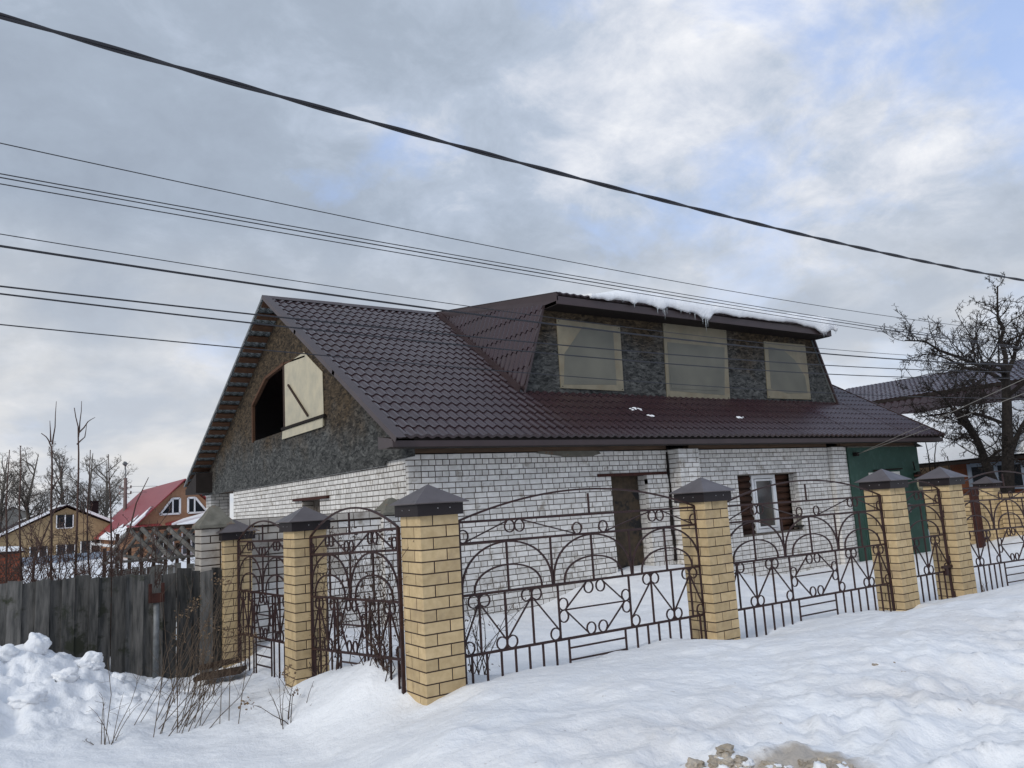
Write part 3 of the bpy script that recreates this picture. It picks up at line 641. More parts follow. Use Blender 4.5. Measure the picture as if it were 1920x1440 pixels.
# ---- dormer
DY = 13.07; DZ0 = 2.27; DZ1 = 4.12
dpoly = {'x': (9.22, 9.88, 19.5, 20.33)}
def dstrip(a0, a1, b0, b1, za=DZ0-0.1, zb=DZ1):
    return MB().prism([(a0, DY, za), (b0, DY, za), (b1, DY, zb), (a1, DY, zb)], 0, (0, 0.02, 0)).build('osb_sheet', 'osb', dorm)
dorm = MB().box(9.95, 19.45, DY+0.03, DY+0.15, 2.4, DZ1-0.05).build('dormer', 'soot', house)
cuts = [9.88, 10.9, 12.15, 13.4, 14.65, 15.9, 17.15, 18.4, 19.45]
dstrip(9.22, 9.87, 10.9, 10.9)
for a, b in zip(cuts[1:], cuts[2:]): dstrip(a+0.003, a+0.003, b-0.003, b-0.003)
dstrip(19.455, 19.455, 20.33, 19.5)
def cover(pts, film, extra=None, soft=False):
    c = MB().prism([(x, DY-0.03, z) for x, z in pts], 0, (0, 0.025, 0)).build('window_film_board', 'film_border', dorm)
    MB().prism([(x, DY-0.034, z) for x, z in film], 0, (0, 0.003, 0)).build('film_patch', 'film_grey', c)
    if soft:
        cf = (sum(p[0] for p in film)/len(film), sum(p[1] for p in film)/len(film))
        MB().prism([(cf[0]+(x-cf[0])*0.72, DY-0.038, cf[1]+(z-cf[1])*0.72) for x, z in film], 0, (0, 0.003, 0)).build('film_patch', 'film_dark', c)
    if extra: MB().prism([(x, DY-0.038, z) for x, z in extra], 0, (0, 0.003, 0)).build('film_patch', 'film_border', c)
    for (x, z) in pts:
        cx_ = sum(p[0] for p in pts)/len(pts); cz_ = sum(p[1] for p in pts)/len(pts)
        MB().tube([(x+(cx_-x)*0.05, DY-0.035, z+(cz_-z)*0.05), (x+(cx_-x)*0.05, DY-0.028, z+(cz_-z)*0.05)], 0.012, 6).build('nail', 'soot', c)
cover([(10.24, 2.37), (12.07, 2.36), (12.11, 3.88), (10.25, 3.91)], [(10.32, 2.45), (11.85, 2.50), (11.88, 3.75), (10.98, 3.80), (10.40, 3.15)])
cover([(13.46, 2.26), (15.72, 2.25), (15.84, 4.10), (13.54, 4.10)], [(13.56, 2.42), (15.52, 2.36), (15.70, 3.62), (13.62, 3.62)], None)
cover([(17.26, 2.33), (19.15, 2.34), (19.17, 3.92), (17.34, 3.90)], [(17.42, 2.60), (18.1, 2.48), (19.02, 2.52), (18.98, 3.0), (18.6, 3.45), (18.1, 3.72), (17.5, 3.76)])
MB().box(13.62, 15.30, DY-0.041, DY-0.038, 2.47, 2.80).build('film_fold', 'film_grey', dorm)
# dormer roof
DX0, DX1 = 9.90, 19.68; DYF = 12.55
MB().prism([(DX0, DYF, 4.30), (DX1, DYF, 4.30), (DX1, YR+0.1, 5.19), (DX0+0.15, YR+0.1, 5.19)], 0, (0, 0, 0.035)).build('dormer_roof', 'roof_flash', dorm)
MB().box(DX0-0.02, DX1+0.02, DYF-0.03, DYF, 4.10, 4.27).build('fascia', 'roof_flash', dorm)
MB().box(DX0, DX1, DYF+0.002, DYF+0.55, 4.09, 4.105).build('soffit', 'soffit_dark', dorm)
MB().prism([(DX0-0.02, DYF-0.03, 4.36), (DX0-0.02, DYF-0.03, 4.17), (DX0-0.02, DY+0.05, 4.17), (DX0+0.12, YR-0.05, 5.05), (DX0+0.12, YR-0.05, 5.23)], 0, (0.03, 0, 0)).build('verge_board', 'roof_flash', dorm)
MB().prism([(DX0-0.03, DYF-0.03, 4.345), (DX0+0.12, DYF-0.03, 4.345), (DX0+0.27, YR, 5.25), (DX0+0.11, YR, 5.25)], 0, (0, 0, 0.012)).build('verge_flashing', 'roof_flash', dorm)
# wavy front edge of the dormer's metal tile
mb = MB(); n = 300; vs = []
for i in range(n+1):
    x = DX0+(DX1-DX0)*i/n; w_ = 0.012*math.cos(2*math.pi*x/0.195); vs += [(x, DYF-0.06, 4.345+w_), (x, DYF-0.06, 4.315+w_), (x, DYF+0.4, 4.40+w_)]
mb.add(vs, [f for i in range(n) for f in ((3*i, 3*i+3, 3*i+4, 3*i+1), (3*i+2, 3*i+5, 3*i+3, 3*i))]); mb.build('tile_edge', 'roof_tile', dorm)
# cheeks
def cheek(A, B, C_, name, flip):
    """triangle ridge A, top front B, bottom front C_"""
    A, B, C_ = Vector(A), Vector(B), Vector(C_)
    nrm = (B-A).cross(C_-A).normalized()
    if (nrm.x < 0) != (not flip): nrm = -nrm
    yd = Vector((0, 0, 1)); yd = (yd-nrm*yd.dot(nrm)).normalized(); xd = yd.cross(nrm).normalized()
    org = C_-xd*(6.0)-yd*0.3
    # tilt the sheet so its courses fall towards the front
    me_ = tile_sheet(3.6, 12.0, name, mod=0.45)
    bm = bmesh.new(); bm.from_mesh(me_)
    M_ = Matrix(((xd.x, yd.x, nrm.x, org.x), (xd.y, yd.y, nrm.y, org.y), (xd.z, yd.z, nrm.z, org.z), (0, 0, 0, 1)))
    bmesh.ops.transform(bm, matrix=M_, verts=bm.verts)
    T = [A, B, C_]; cen = (A+B+C_)/3
    for i in range(3):
        p, q = T[i], T[(i+1) % 3]; pn = (q-p).cross(nrm).normalized()
        if pn.dot(cen-p) > 0: pn = -pn
        bmesh.ops.bisect_plane(bm, geom=bm.verts[:]+bm.edges[:]+bm.faces[:], plane_co=p+pn*0.02, plane_no=pn, clear_outer=True)
    base = wloc(dorm); bmesh.ops.translate(bm, vec=-base, verts=bm.verts)
    bm.to_mesh(me_); bm.free()
    o = bpy.data.objects.new(name, me_); COL.objects.link(o); o.parent = dorm
    return nrm
nc = cheek((10.02, 17.85, 5.02), (9.86, 13.0, 4.16), (9.20, 13.0, 2.24), 'cheek_sheet', False)
cheek((19.3, 17.85, 5.02), (19.52, 13.0, 4.16), (20.36, 13.0, 2.24), 'cheek_sheet', True)
MB().bar(Vector((10.0, 17.85, 5.08))+nc*0.03, Vector((9.12, 12.98, 2.26))+nc*0.03, 0.02, 0.20, (0.0, -uf.z, uf.y)).build('valley_flashing', 'roof_flash', dorm)
MB().bar((9.20, 13.0, 2.2), (9.87, 13.0, 4.16), 0.07, 0.05).build('corner_trim', 'roof_flash', dorm)
MB().bar((20.36, 13.0, 2.2), (19.53, 13.0, 4.16), 0.05, 0.05).build('corner_trim', 'roof_flash', dorm)
# snow on the dormer roof, with its drooping lip
rr = random.Random(5); n = 420; xs_ = np.linspace(10.75, 19.86, n)
T_ = 0.19+0.11*(fbm(xs_*0.8, xs_*0, 4, 3)+0.5)+0.05*fbm(xs_*4, xs_*0, 3, 8); T_ *= np.clip((xs_-10.7)/1.3, 0.12, 1)*np.clip((19.9-xs_)/0.25, 0.35, 1)
D_ = np.clip(0.10*(fbm(xs_*1.3, xs_*0, 4, 40))+0.03, 0, 1)+0.02*fbm(xs_*9, xs_*0, 3, 60)
for cx_, ww, hh in ((12.05, 0.10, 0.06), (12.9, 0.22, 0.08), (14.35, 0.32, 0.18), (14.55, 0.12, 0.08), (19.2, 0.35, 0.18), (13.7, 0.35, 0.10), (19.8, 0.1, 0.06)):
    D_ = D_+hh*np.exp(-((xs_-cx_)/ww)**2)
gapm = 1-0.75*np.exp(-((xs_-15.1)/0.3)**2)
prof = []
for i in range(n):
    t, d = float(T_[i]), float(D_[i]*gapm[i]); jj = 0.03*vn(xs_[i]*3, 0.2, 70)
    yb = DYF-0.06+jj
    prof.append([(yb+0.12, 4.35), (yb-0.01, 4.34), (yb-0.05, 4.34-d), (yb-0.085, 4.36-d*0.75), (yb-0.10, 4.38-d*0.2+t*0.15), (yb-0.07, 4.37+t*0.65), (yb+0.02, 4.375+t*0.9), (yb+0.2, 4.40+t*1.05), (yb+0.9, 4.50+t*1.1), (yb+2.4, 4.74+t*0.9), (yb+3.6, 4.92+0.3*t), (yb+4.0, 4.95)])
vs = []; fs = []; m = len(prof[0])
for i in range(n):
    for (y, z) in prof[i]: vs.append((xs_[i], y, z))
for i in range(n-1):
    for j in range(m-1): fs.append((i*m+j, (i+1)*m+j, (i+1)*m+j+1, i*m+j+1))
fs.append(tuple(range(m))); fs.append(tuple((n-1)*m+j for j in reversed(range(m))))
sn = MB().add(vs, fs).build('roof_snow', 'snow', None, smooth=True, fixn=True)
tag(sn, 'thick snow slab with drooping icy lip lying on the dormer roof', 'snow')
for x, l in ((12.05, 0.10), (12.78, 0.16), (13.0, 0.26), (13.08, 0.2), (13.55, 0.1), (14.02, 0.2), (14.3, 0.16), (14.4, 0.36), (14.47, 0.2), (13.85, 0.09), (19.2, 0.12), (19.3, 0.08), (11.7, 0.07), (19.8, 0.08), (12.95, 0.12)):
    i = int((x-10.75)/(19.86-10.75)*(n-1)); z = prof[i][2][1]+0.02; y = prof[i][2][0]
    MB().tube([(x, y, z), (x+0.003, y, z-l*0.4), (x, y+0.004, z-l)], [0.016, 0.009, 0.001], 6).build('icicle', 'ice', sn, smooth=True)
# snow scraps on the main roof
for k, (x, y, L, w_, lab) in enumerate(((11.65, 12.30, 0.42, 0.16, 'long snow scrap on the brown roof under the dormer, left of two'), (11.86, 11.98, 0.26, 0.1, 'small snow scrap on the brown roof, lower right of the long one'), (14.75, 11.98, 0.24, 0.07, 'snow scrap alone on the brown roof below the gap between middle and right windows'))):
    mb = MB(); rr = random.Random(k); c = Vector((x, y, zroof(y)))+nf*0.02
    for q in range(8):
        p = c+Vector((rr.uniform(-L/2, L/2), 0, 0))+uf*rr.uniform(-w_/2, w_/2)
        rd = rr.uniform(0.018, 0.038); ring = []
        b = len(mb.v)
        for (s_, h_) in ((1.0, 0), (0.85, 0.5), (0.45, 0.9)):
            for a in range(8):
                an = a*math.pi/4; e = 1+rr.uniform(-.2, .2)
                mb.v.append(tuple(p+Vector((1, 0, 0))*math.cos(an)*rd*1.5*s_*e+uf*math.sin(an)*rd*s_*e+nf*h_*rd*0.5))
        mb.v.append(tuple(p+nf*rd*0.5))
        for l_ in range(2):
            for a in range(8): mb.f.append((b+l_*8+a, b+l_*8+(a+1) % 8, b+(l_+1)*8+(a+1) % 8, b+(l_+1)*8+a))
        for a in range(8): mb.f.append((b+16+a, b+16+(a+1) % 8, b+24))
    tag(mb.build('snow_scrap', 'snow', None, smooth=True), lab, 'snow scrap', 'snow scraps on the main roof')

# ------------------------------------------------------------------ yellow brick pillars
S = 0.38
def pillar(cx, cy, top, n, label):
    x0, y0 = cx, cy; root = empty('brick_pillar', (x0+S/2, y0+S/2, top-n*0.1), label, 'pillar', 'yellow brick fence pillars with brown metal caps')
    zb = top-n*0.1
    MB().box(x0+0.004, x0+S-0.004, y0+0.004, y0+S-0.004, zb, top).build('mortar', 'dark_mortar', root)
    rr = random.Random(int(cx*100)); st = brick_mesh3(0.25, 0.12)
    for r in range(n):
        z = top-0.1*r-0.05+0.0; par = r % 2
        # pinwheel: four bricks round a hollow core
        if par == 0: B = [(x0+0.06, y0+0.125, 1), (x0+0.255, y0+0.06, 0), (x0+0.32, y0+0.255, 1), (x0+0.125, y0+0.32, 0)]
        else: B = [(x0+0.125, y0+0.06, 0), (x0+0.32, y0+0.125, 1), (x0+0.255, y0+0.32, 0), (x0+0.06, y0+0.255, 1)]
        for (bx, by, ro) in B:
            o = inst('brick', st, root, (bx+rr.uniform(-.0012, .0012), by+rr.uniform(-.0012, .0012), z), math.pi/2*ro+rr.gauss(0, 0.002))
    # cap
    c = Vector((x0+S/2, y0+S/2, top)); h = S/2+0.035; l = S/2+0.075; sk = 0.10
    cap = MB().add([c+Vector((sx*l, sy*l, sk)) for sx, sy in ((-1, -1), (1, -1), (1, 1), (-1, 1))]+[c+Vector((0, 0, sk+0.165))]+[c+Vector((sx*l, sy*l, sk-0.008)) for sx, sy in ((-1, -1), (1, -1), (1, 1), (-1, 1))],
            [(0, 1, 4), (1, 2, 4), (2, 3, 4), (3, 0, 4), (0, 5, 6, 1), (1, 6, 7, 2), (2, 7, 8, 3), (3, 8, 5, 0), (5, 8, 7, 6)]).build('cap', 'cap_metal', root)
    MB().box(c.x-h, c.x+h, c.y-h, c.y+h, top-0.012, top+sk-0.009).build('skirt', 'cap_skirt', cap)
    for s_ in (-1, 1):
        MB().tube([(c.x+s_*0.06+0.03, c.y-h-0.004, top+0.05), (c.x+s_*0.06+0.03, c.y-h+0.002, top+0.05)], 0.005, 6).build('screw', 'screw_zinc', cap)
        MB().tube([(c.x-h-0.004, c.y+s_*0.07, top+0.045), (c.x-h+0.002, c.y+s_*0.07, top+0.045)], 0.005, 6).build('screw', 'screw_zinc', cap)
    return root
_b3 = {}
def brick_mesh3(L, Wd, Hh=0.088, e=0.0035, m='yellow_brick'):
    k = (L, Wd, m)
    if k in _b3: return _b3[k]
    bm = bmesh.new(); bmesh.ops.create_cube(bm, size=1.0); bmesh.ops.scale(bm, vec=(L, Wd, Hh), verts=bm.verts)
    bmesh.ops.bevel(bm, geom=[e_ for e_ in bm.edges if abs(e_.verts[0].co.z-e_.verts[1].co.z) > 0.01], offset=e, segments=1, affect='EDGES')
    me_ = bpy.data.meshes.new('brick'); bm.to_mesh(me_); bm.free(); me_.materials.append(MATS[m]); _b3[k] = me_
    return me_
pillar(3.07, 5.99, -0.07, 18, 'largest yellow brick pillar at the fence corner, nearest to the street')
pillar(6.53, 5.92, -0.12, 17, 'yellow brick pillar standing left of the small white window, in front of the house')
pillar(10.07, 5.83, -0.12, 18, 'yellow brick pillar left of the narrow gate, its cap in front of the green wall')
pillar(11.57, 5.80, -0.13, 18, 'yellow brick pillar right of the narrow gate, by the right edge of the house')
pillar(2.85, 8.64, -0.18, 19, 'yellow brick pillar in the middle of the left fence run, under the gable')
pillar(2.71, 11.17, -0.29, 20, 'farthest left yellow brick pillar next to the old plank fence')

# ------------------------------------------------------------------ forged fence panels
class Panel:
    def __init__(s, a, b, z0, z1, zbot, label, arches, drop=0.0, name='fence_panel', cat='fence panel', r4=(-1.16, -1.16)):
        s.a = Vector((a[0], a[1], 0)); s.b = Vector((b[0], b[1], 0)); s.W = (s.b-s.a).length; s.d = (s.b-s.a).normalized(); s.n = Vector((s.d.y, -s.d.x, 0))
        s.z0, s.z1 = z0, z1; s.zb = zbot; s.r4 = r4
        s.root = empty(name, (a[0], a[1], zbot), label, cat, 'brown forged iron fence panels' if cat != 'gate' else None)
    def P(s, u, w, off=0.0):
        """u along the panel, w down from the top rail"""
        t = u/s.W
        if w < -0.6: w = w+(w+0.6)/(-0.56)*( -(s.r4[0]+(s.r4[1]-s.r4[0])*t) - 1.16)*-1
        return s.a+s.d*u+s.n*off+Vector((0, 0, s.z0+(s.z1-s.z0)*t+w))
    def bar(s, u0, w0, u1, w1, name='bar', t=0.0165, d=0.0165, off=0.0):
        A, B = s.P(u0, w0, off), s.P(u1, w1, off)
        if name == 'bar' and abs(u0-u1) < 1e-6 and w1 < -1.3: B.z = s.zb
        return MB().bar(A, B, d, t, tuple(s.n.cross((B-A).normalized()))).build(name, 'iron', s.root)
    def strip(s, pts, name, t=0.006, d=0.016, off=0.0):
        P3 = [s.P(u, w, off) for u, w in pts]; mb = MB(); n = len(P3); vs = []
        for i in range(n):
            dd_ = (P3[min(i+1, n-1)]-P3[max(i-1, 0)]).normalized(); q = dd_.cross(s.n).normalized()*(t/2); o = s.n*(d/2)
            vs += [P3[i]-q-o, P3[i]+q-o, P3[i]+q+o, P3[i]-q+o]
        fs = [(0, 1, 2, 3), tuple(4*(n-1)+k for k in (3, 2, 1, 0))]
        for i in range(n-1):
            for k in range(4): fs.append((4*i+k, 4*i+4+k, 4*i+4+(k+1) % 4, 4*i+(k+1) % 4))
        return mb.add(vs, fs).build(name, 'iron', s.root)
    def scroll(s, c0, s0, c1, s1, r=0.057, name='scroll', ends=(1, 1), sweep=335):
        """flat strip: curl, straight, curl.  side +1 = strip passes on the left of the line c0->c1"""
        d = (c1[0]-c0[0], c1[1]-c0[1]); L = math.hypot(*d); d = (d[0]/L, d[1]/L); n = (-d[1], d[0]); pts = []
        if ends[0]:
            a0 = math.atan2(n[1]*s0, n[0]*s0)
            for k in range(14, 0, -1):
                an = a0+s0*R_(sweep)*k/14; rr_ = r*(1-0.10*(k/14)**3); pts.append((c0[0]+rr_*math.cos(an), c0[1]+rr_*math.sin(an)))
        pts.append((c0[0]+n[0]*s0*r*ends[0], c0[1]+n[1]*s0*r*ends[0])); pts.append((c1[0]+n[0]*s1*r*ends[1], c1[1]+n[1]*s1*r*ends[1]))
        if ends[1]:
            a0 = math.atan2(n[1]*s1, n[0]*s1)
            for k in range(1, 15):
                an = a0-s1*R_(sweep)*k/14; rr_ = r*(1-0.10*(k/14)**3); pts.append((c1[0]+rr_*math.cos(an), c1[1]+rr_*math.sin(an)))
        return s.strip(pts, name, 0.0105, 0.016)
def fence_panel(a, b, z0, z1, zbot, label, na=3, r4=(-1.16, -1.16), diamond=True, low=4, lad=2, name='fence_panel', cat='fence panel'):
    p = Panel(a, b, z0, z1, zbot, label, na, name=name, cat=cat, r4=r4); W_ = p.W; r = 0.057
    R2, R3, R4 = -0.19, -0.645, -1.16
    p.bar(0, 0.012, 0, -1.6, 'post', 0.03, 0.03); p.bar(W_, 0.012, W_, -1.6, 'post', 0.03, 0.03)
    for o in p.root.children:
        pass
    for w in (0, R2, R3, R4): p.bar(0.0125, w, W_-0.0125, w, 'rail', 0.022, 0.022)
    n = 28; hh = 0.24 if na > 1 else 0.13
    p.strip([(W_*i/n, 0.012+hh*(1-(2*i/n-1)**2)) for i in range(n+1)], 'top_arc', 0.018, 0.018)
    if na > 1: p.bar(W_/2, 0.01, W_/2, hh-0.03)
    aw = W_/na
    for k in range(na):
        c = aw*(k+0.5)
        for hw, ht, nm in ((aw/2-0.008, R2-R3-0.02, 'arch'), (aw/2-0.135, 0.225, 'inner_arch')):
            p.strip([(c-hw*math.cos(math.pi*i/20), R3+0.01+ht*math.sin(math.pi*i/20)**0.85) for i in range(21)], nm, 0.015, 0.016, off=0.008)
        p.bar(c, R2-0.01, c, R3+0.01)
        if k: p.bar(aw*k, R2-0.01, aw*k, R3+0.01)
    # scroll frieze under the top rail
    pair = [aw*(k+0.5)*1.0 for k in range(na)]
    if na == 3:
        u1, u2 = 0.20*W_, 0.80*W_
        p.scroll((0.045, R2+0.062), -1, (u1-r, -0.062), 1, r); p.scroll((u1+r, -0.062), 1, (W_/2-0.17, R2+0.062), -1, r)
        p.scroll((W_/2+0.17, R2+0.062), -1, (u2-r, -0.062), 1, r); p.scroll((u2+r, -0.062), 1, (W_-0.045, R2+0.062), -1, r)
    elif na == 2:
        for c in (aw*0.5, aw*1.5):
            p.scroll((c-r-(aw*0.5-0.1-r*0), R2+0.062), -1, (c-r, -0.062), 1, r); p.scroll((c+r, -0.062), 1, (c+aw*0.5-0.09, R2+0.062), -1, r)
    else:
        p.scroll((0.045, R2+0.062), -1, (W_/2-r, -0.062), 1, r); p.scroll((W_/2+r, -0.062), 1, (W_-0.06, R2+0.062), -1, r)
    # lower band
    T, B = R3-r-0.005, R4+r+0.005
    def band(us, e0, e1):
        """us alternate T,B,T... e0/e1: end posts carry a bottom curl"""
        typ = ['T' if i % 2 == 0 else 'B' for i in range(len(us))]
        full = [(e0, 'B')]+list(zip(us, typ))+[(e1, 'B')]
        for u, t in zip(us, typ): p.bar(u, R3-0.01, u, R4+0.01)
        for (ua, ta), (ub_, tb_) in zip(full, full[1:]):
            if ta == 'T': p.scroll((ua+r, T), -1, (ub_-r, B), 1, r)
            elif tb_ == 'T': p.scroll((ub_-r, T), 1, (ua+r, B), -1, r)
    if na == 1:
        band([W_*0.25, W_*0.5, W_*0.75], 0.0, W_)
        for i in range(1, 7): p.bar(W_*i/7, R4-0.01, W_*i/7, -1.55)
        return p
    hd = 0.455 if na == 3 else 0.36; m0, m1 = W_/2-hd, W_/2+hd
    if na == 3: ul = [m0*0.17, m0*0.43, m0*0.71]
    else: ul = [m0*0.26, m0*0.62, m0*0.86][:1]+[m0*0.64]
    if na == 3:
        band(ul, 0, m0); band([W_-u for u in reversed(ul)], m1, W_)
    else:
        band([m0*0.30, m0*0.62, m0*0.999-0.1], 0, m0) if m0 > 0.6 else band([m0*0.5], 0, m0)
        band([W_-m0*0.999+0.1, W_-m0*0.62, W_-m0*0.30], m1, W_) if m0 > 0.6 else band([W_-m0*0.5], m1, W_)
    p.bar(m0, R3-0.01, m0, R4+0.01); p.bar(m1, R3-0.01, m1, R4+0.01)
    mid = (R3+R4)/2+0.01; c = W_/2
    p.bar(m0+0.09, mid, m1-0.09, mid, 'bar', 0.013)
    p.scroll((m0+0.055, mid+r), -1, (c-r*1.35, R3-r-0.005), 1, r); p.scroll((c+r*1.35, R3-r-0.005), 1, (m1-0.055, mid+r), -1, r)
    p.scroll((m0+0.055, mid-r), 1, (c-r*1.35, R4+r+0.005), -1, r); p.scroll((c+r*1.35, R4+r+0.005), -1, (m1-0.055, mid-r), 1, r)
    # bottom: pickets and the little ladder
    l0, l1 = c-0.36*(1 if na == 3 else 0.85), c+0.36*(1 if na == 3 else 0.85)
    p.bar(l0, R4-0.01, l0, -1.55); p.bar(l1, R4-0.01, l1, -1.55)
    for i in range(3): p.bar(l0+0.007, R4-0.09-0.11*i, l1-0.007, R4-0.09-0.11*i, 'rung', 0.015)
    k = max(2, int(round((l0)/0.172)))
    for i in range(k):
        u = 0.08+(l0-0.08)*i/k if na == 3 else l0*(i+0.5)/k
        p.bar(u, R4-0.01, u, -1.55); p.bar(W_-u, R4-0.01, W_-u, -1.55)
    return p
fence_panel((3.50, 6.09), (6.54, 6.07), -0.16, -0.185, -1.85, 'forged iron fence panel between the big corner pillar and the pillar by the white window')
fence_panel((6.92, 6.05), (10.06, 5.98), -0.20, -0.22, -1.95, 'forged iron fence panel in front of the white window and green wall')
fence_panel((11.96, 5.94), (15.06, 5.88), -0.205, -0.27, -2.0, 'forged iron fence panel at the right edge, beyond the narrow gate')
fence_panel((3.04, 8.63), (3.05, 6.38), -0.27, -0.18, -1.85, 'forged iron fence panel overgrown with bare vine, left of the big corner pillar', na=2, r4=(-1.21, -1.13))
fence_panel((2.90, 11.16), (2.95, 9.03), -0.33, -0.30, -2.05, 'forged iron fence panel between the two far left pillars, behind leaning canes', na=2, r4=(-1.23, -1.17))
gt = fence_panel((10.50, 5.98), (11.53, 5.94), -0.20, -0.20, -1.75, 'narrow forged iron gate with a bolt lock between two yellow pillars', na=1, name='iron_gate', cat='gate')
MB().box(11.30, 11.56, 5.90, 5.935, -1.31, -1.275).box(11.36, 11.42, 5.895, 5.925, -1.41, -1.31).build('lock', 'iron', gt.root)
for z in (-0.55, -1.2, -1.7): MB().tube([(11.545, 5.93, z-0.05), (11.545, 5.93, z+0.05)], 0.018, 8).build('hinge', 'iron', gt.root)
tag(pillar(15.09, 5.75, -0.2, 19, 'yellow brick pillar at the far right end of the street fence'))

# ------------------------------------------------------------------ neighbour's brick garden wall with concrete caps
wl = empty('garden_wall', (3.9, 11.4, -2.0), 'low weathered brick garden wall behind the left fence, between two concrete capped posts', 'wall')
core = MB().box(2.86, 5.16, 11.41, 11.58, -2.3, -0.02).build('mortar', 'dark_mortar', wl)
bb = bond(2.30, -2.2, -0.14, [], 51, 'S', offs=0)
low = [b for b in bb]
lay(wl, [b for b in low if b[3] > -0.95 and b[0] < 1.5], (2.86, 11.40), 0, 'grey_brick', 300, seed=51)
lay(wl, [b for b in low if not (b[3] > -0.95 and b[0] < 1.5)], (2.86, 11.40), 0, 'white_brick', 300, seed=52)
top = [(2.86+i*0.262, 2.86+i*0.262+0.25) for i in range(9)]
for a, b in top: MB().box(a, min(b, 5.15), 11.37, 11.62, -0.125, -0.03).build('coping_brick', 'grey_brick', wl)
for k, (x, z, m_, w_, h_) in enumerate(((2.44, -0.12, 'grey_brick', 0.42, 0.31), (5.16, -0.10, 'white_brick', 0.44, 0.27))):
    q = empty('wall_post', (x+w_/2, 11.55, -2.0), ('grey brick post with mossy concrete cap at the left end of the garden wall', 'white brick post with a concrete pyramid cap, at the house corner behind the fence')[k], 'post', 'brick posts with concrete caps')
    MB().box(x+0.008, x+w_-0.008, 11.318, 11.7, -2.3, z).build('mortar', 'dark_mortar', q)
    lay(q, bond(w_, -2.0, z, [], 60+k, 'S'), (x, 11.31), 0, m_, 120, seed=61+k)
    lay(q, bond(0.38, -2.0, z, [], 65+k, 'S'), (x, 11.69), -math.pi/2, m_, 120, seed=66+k)
    e = 0.03; c = (x+w_/2, 11.5); lv = [(w_/2+e, 0), (w_/2+e, 0.04), (w_*0.33, h_*0.55), (w_*0.14, h_*0.93), (w_*0.05, h_)]
    vs = []; rr = random.Random(k)
    for hw, hz_ in lv:
        for sx, sy in ((-1, -1), (1, -1), (1, 1), (-1, 1)): vs.append((c[0]+sx*hw+rr.uniform(-.008, .008), c[1]+sy*hw+rr.uniform(-.008, .008), z+hz_+rr.uniform(-.006, .006)))
    fs = [(3, 2, 1, 0), (16, 17, 18, 19)]+[(4*l+i, 4*l+(i+1) % 4, 4*l+4+(i+1) % 4, 4*l+4+i) for l in range(4) for i in range(4)]
    MB().add(vs, fs).build('concrete_cap', 'concrete_cap', q)

# ------------------------------------------------------------------ old plank fence
pf = empty('plank_fence', (0.5, 11.5, -2.0), 'dark weathered vertical plank fence at the left, behind the heap of snow', 'fence')
rr = random.Random(21); x = 2.70; k = 0
while x > -5.0:
    w_ = rr.choice((0.10, 0.12, 0.14, 0.15, 0.16, 0.18)); zt = -0.66+rr.uniform(-0.035, 0.035)+(0.015*(2.6-x) if x > 0 else 0.03)
    if 1.86 < x < 1.99: zt = -0.86
    y = 11.27+rr.uniform(-0.008, 0.008)-(0.024 if k % 2 else 0); ln = rr.uniform(-0.012, 0.012)
    s0 = rr.uniform(-0.02, 0.02)
    MB().add([(x-w_, y, -2.3), (x, y, -2.3), (x+ln, y, zt), (x-w_+ln, y, zt+s0), (x-w_, y+0.022, -2.3), (x, y+0.022, -2.3), (x+ln, y+0.022, zt), (x-w_+ln, y+0.022, zt+s0)],
             [(0, 1, 2, 3), (7, 6, 5, 4), (0, 4, 5, 1), (1, 5, 6, 2), (2, 6, 7, 3), (3, 7, 4, 0)]).build('plank', 'old_plank', pf)
    x -= w_-rr.choice((0.012, 0.006, 0.004, -0.004)); k += 1
for z in (-0.95, -1.6): MB().box(-5, 2.6, 11.31, 11.36, z-0.04, z+0.04).build('rail', 'old_plank', pf)
pp_ = empty('pipe_post', (1.85, 11.1, -1.9), 'grey steel pipe post with a rusty bracket against the plank fence', 'post')
MB().tube([(1.85, 11.1, -2.1), (1.85, 11.1, -0.92)], 0.038, 12).build('pipe', 'galv', pp_, smooth=True)
MB().box(1.76, 1.79, 11.06, 11.14, -1.02, -0.78).box(1.91, 1.94, 11.06, 11.14, -1.02, -0.78).box(1.79, 1.91, 11.05, 11.07, -1.02, -0.90).build('bracket', 'rust', pp_)

# ------------------------------------------------------------------ vegetation
def stem(mb, p, d, L, r0, r1, rr, seg_=5, bend=0.15, n=4, grav=0.0):
    pts = [Vector(p)]; d = Vector(d).normalized()
    for i in range(seg_):
        d = (d+Vector((rr.gauss(0, bend), rr.gauss(0, bend), rr.gauss(0, bend)-grav))).normalized(); pts.append(pts[-1]+d*(L/seg_))
    mb.tube(pts, [r0+(r1-r0)*i/seg_ for i in range(seg_+1)], n); return pts, d
def grow(mb, pts, r0, r1, rr, level, maxl, num, lenf, bend, upb, n=4, rmin=0.003):
    """side shoots along a limb polyline"""
    L = sum((b-a).length for a, b in zip(pts, pts[1:]))
    for k in range(num):
        t = rr.uniform(0.18, 1.0); f = t*(len(pts)-1); i = min(int(f), len(pts)-2); p = pts[i].lerp(pts[i+1], f-i)
        ax = (pts[i+1]-pts[i]).normalized(); o = Vector((rr.gauss(0, 1), rr.gauss(0, 1), rr.gauss(0, 1)+upb)); o = (o-ax*o.dot(ax)).normalized()
        d = (ax*rr.uniform(0.3, 0.9)+o*rr.uniform(0.7, 1.0)).normalized()
        l = L*lenf*rr.uniform(0.5, 1.15)*(1.1-0.5*t); r = max(rmin, (r0+(r1-r0)*t)*0.55)
        q, dd_ = stem(mb, p, d, l, r, max(rmin*0.7, r*0.35), rr, 3 if level == maxl else 5, bend, n if level < maxl else 3, -0.02*upb)
        if level < maxl: grow(mb, q, r, r*0.35, rr, level+1, maxl, max(3, int(num*0.62)), lenf, bend, upb, n, rmin)
V3 = Vector
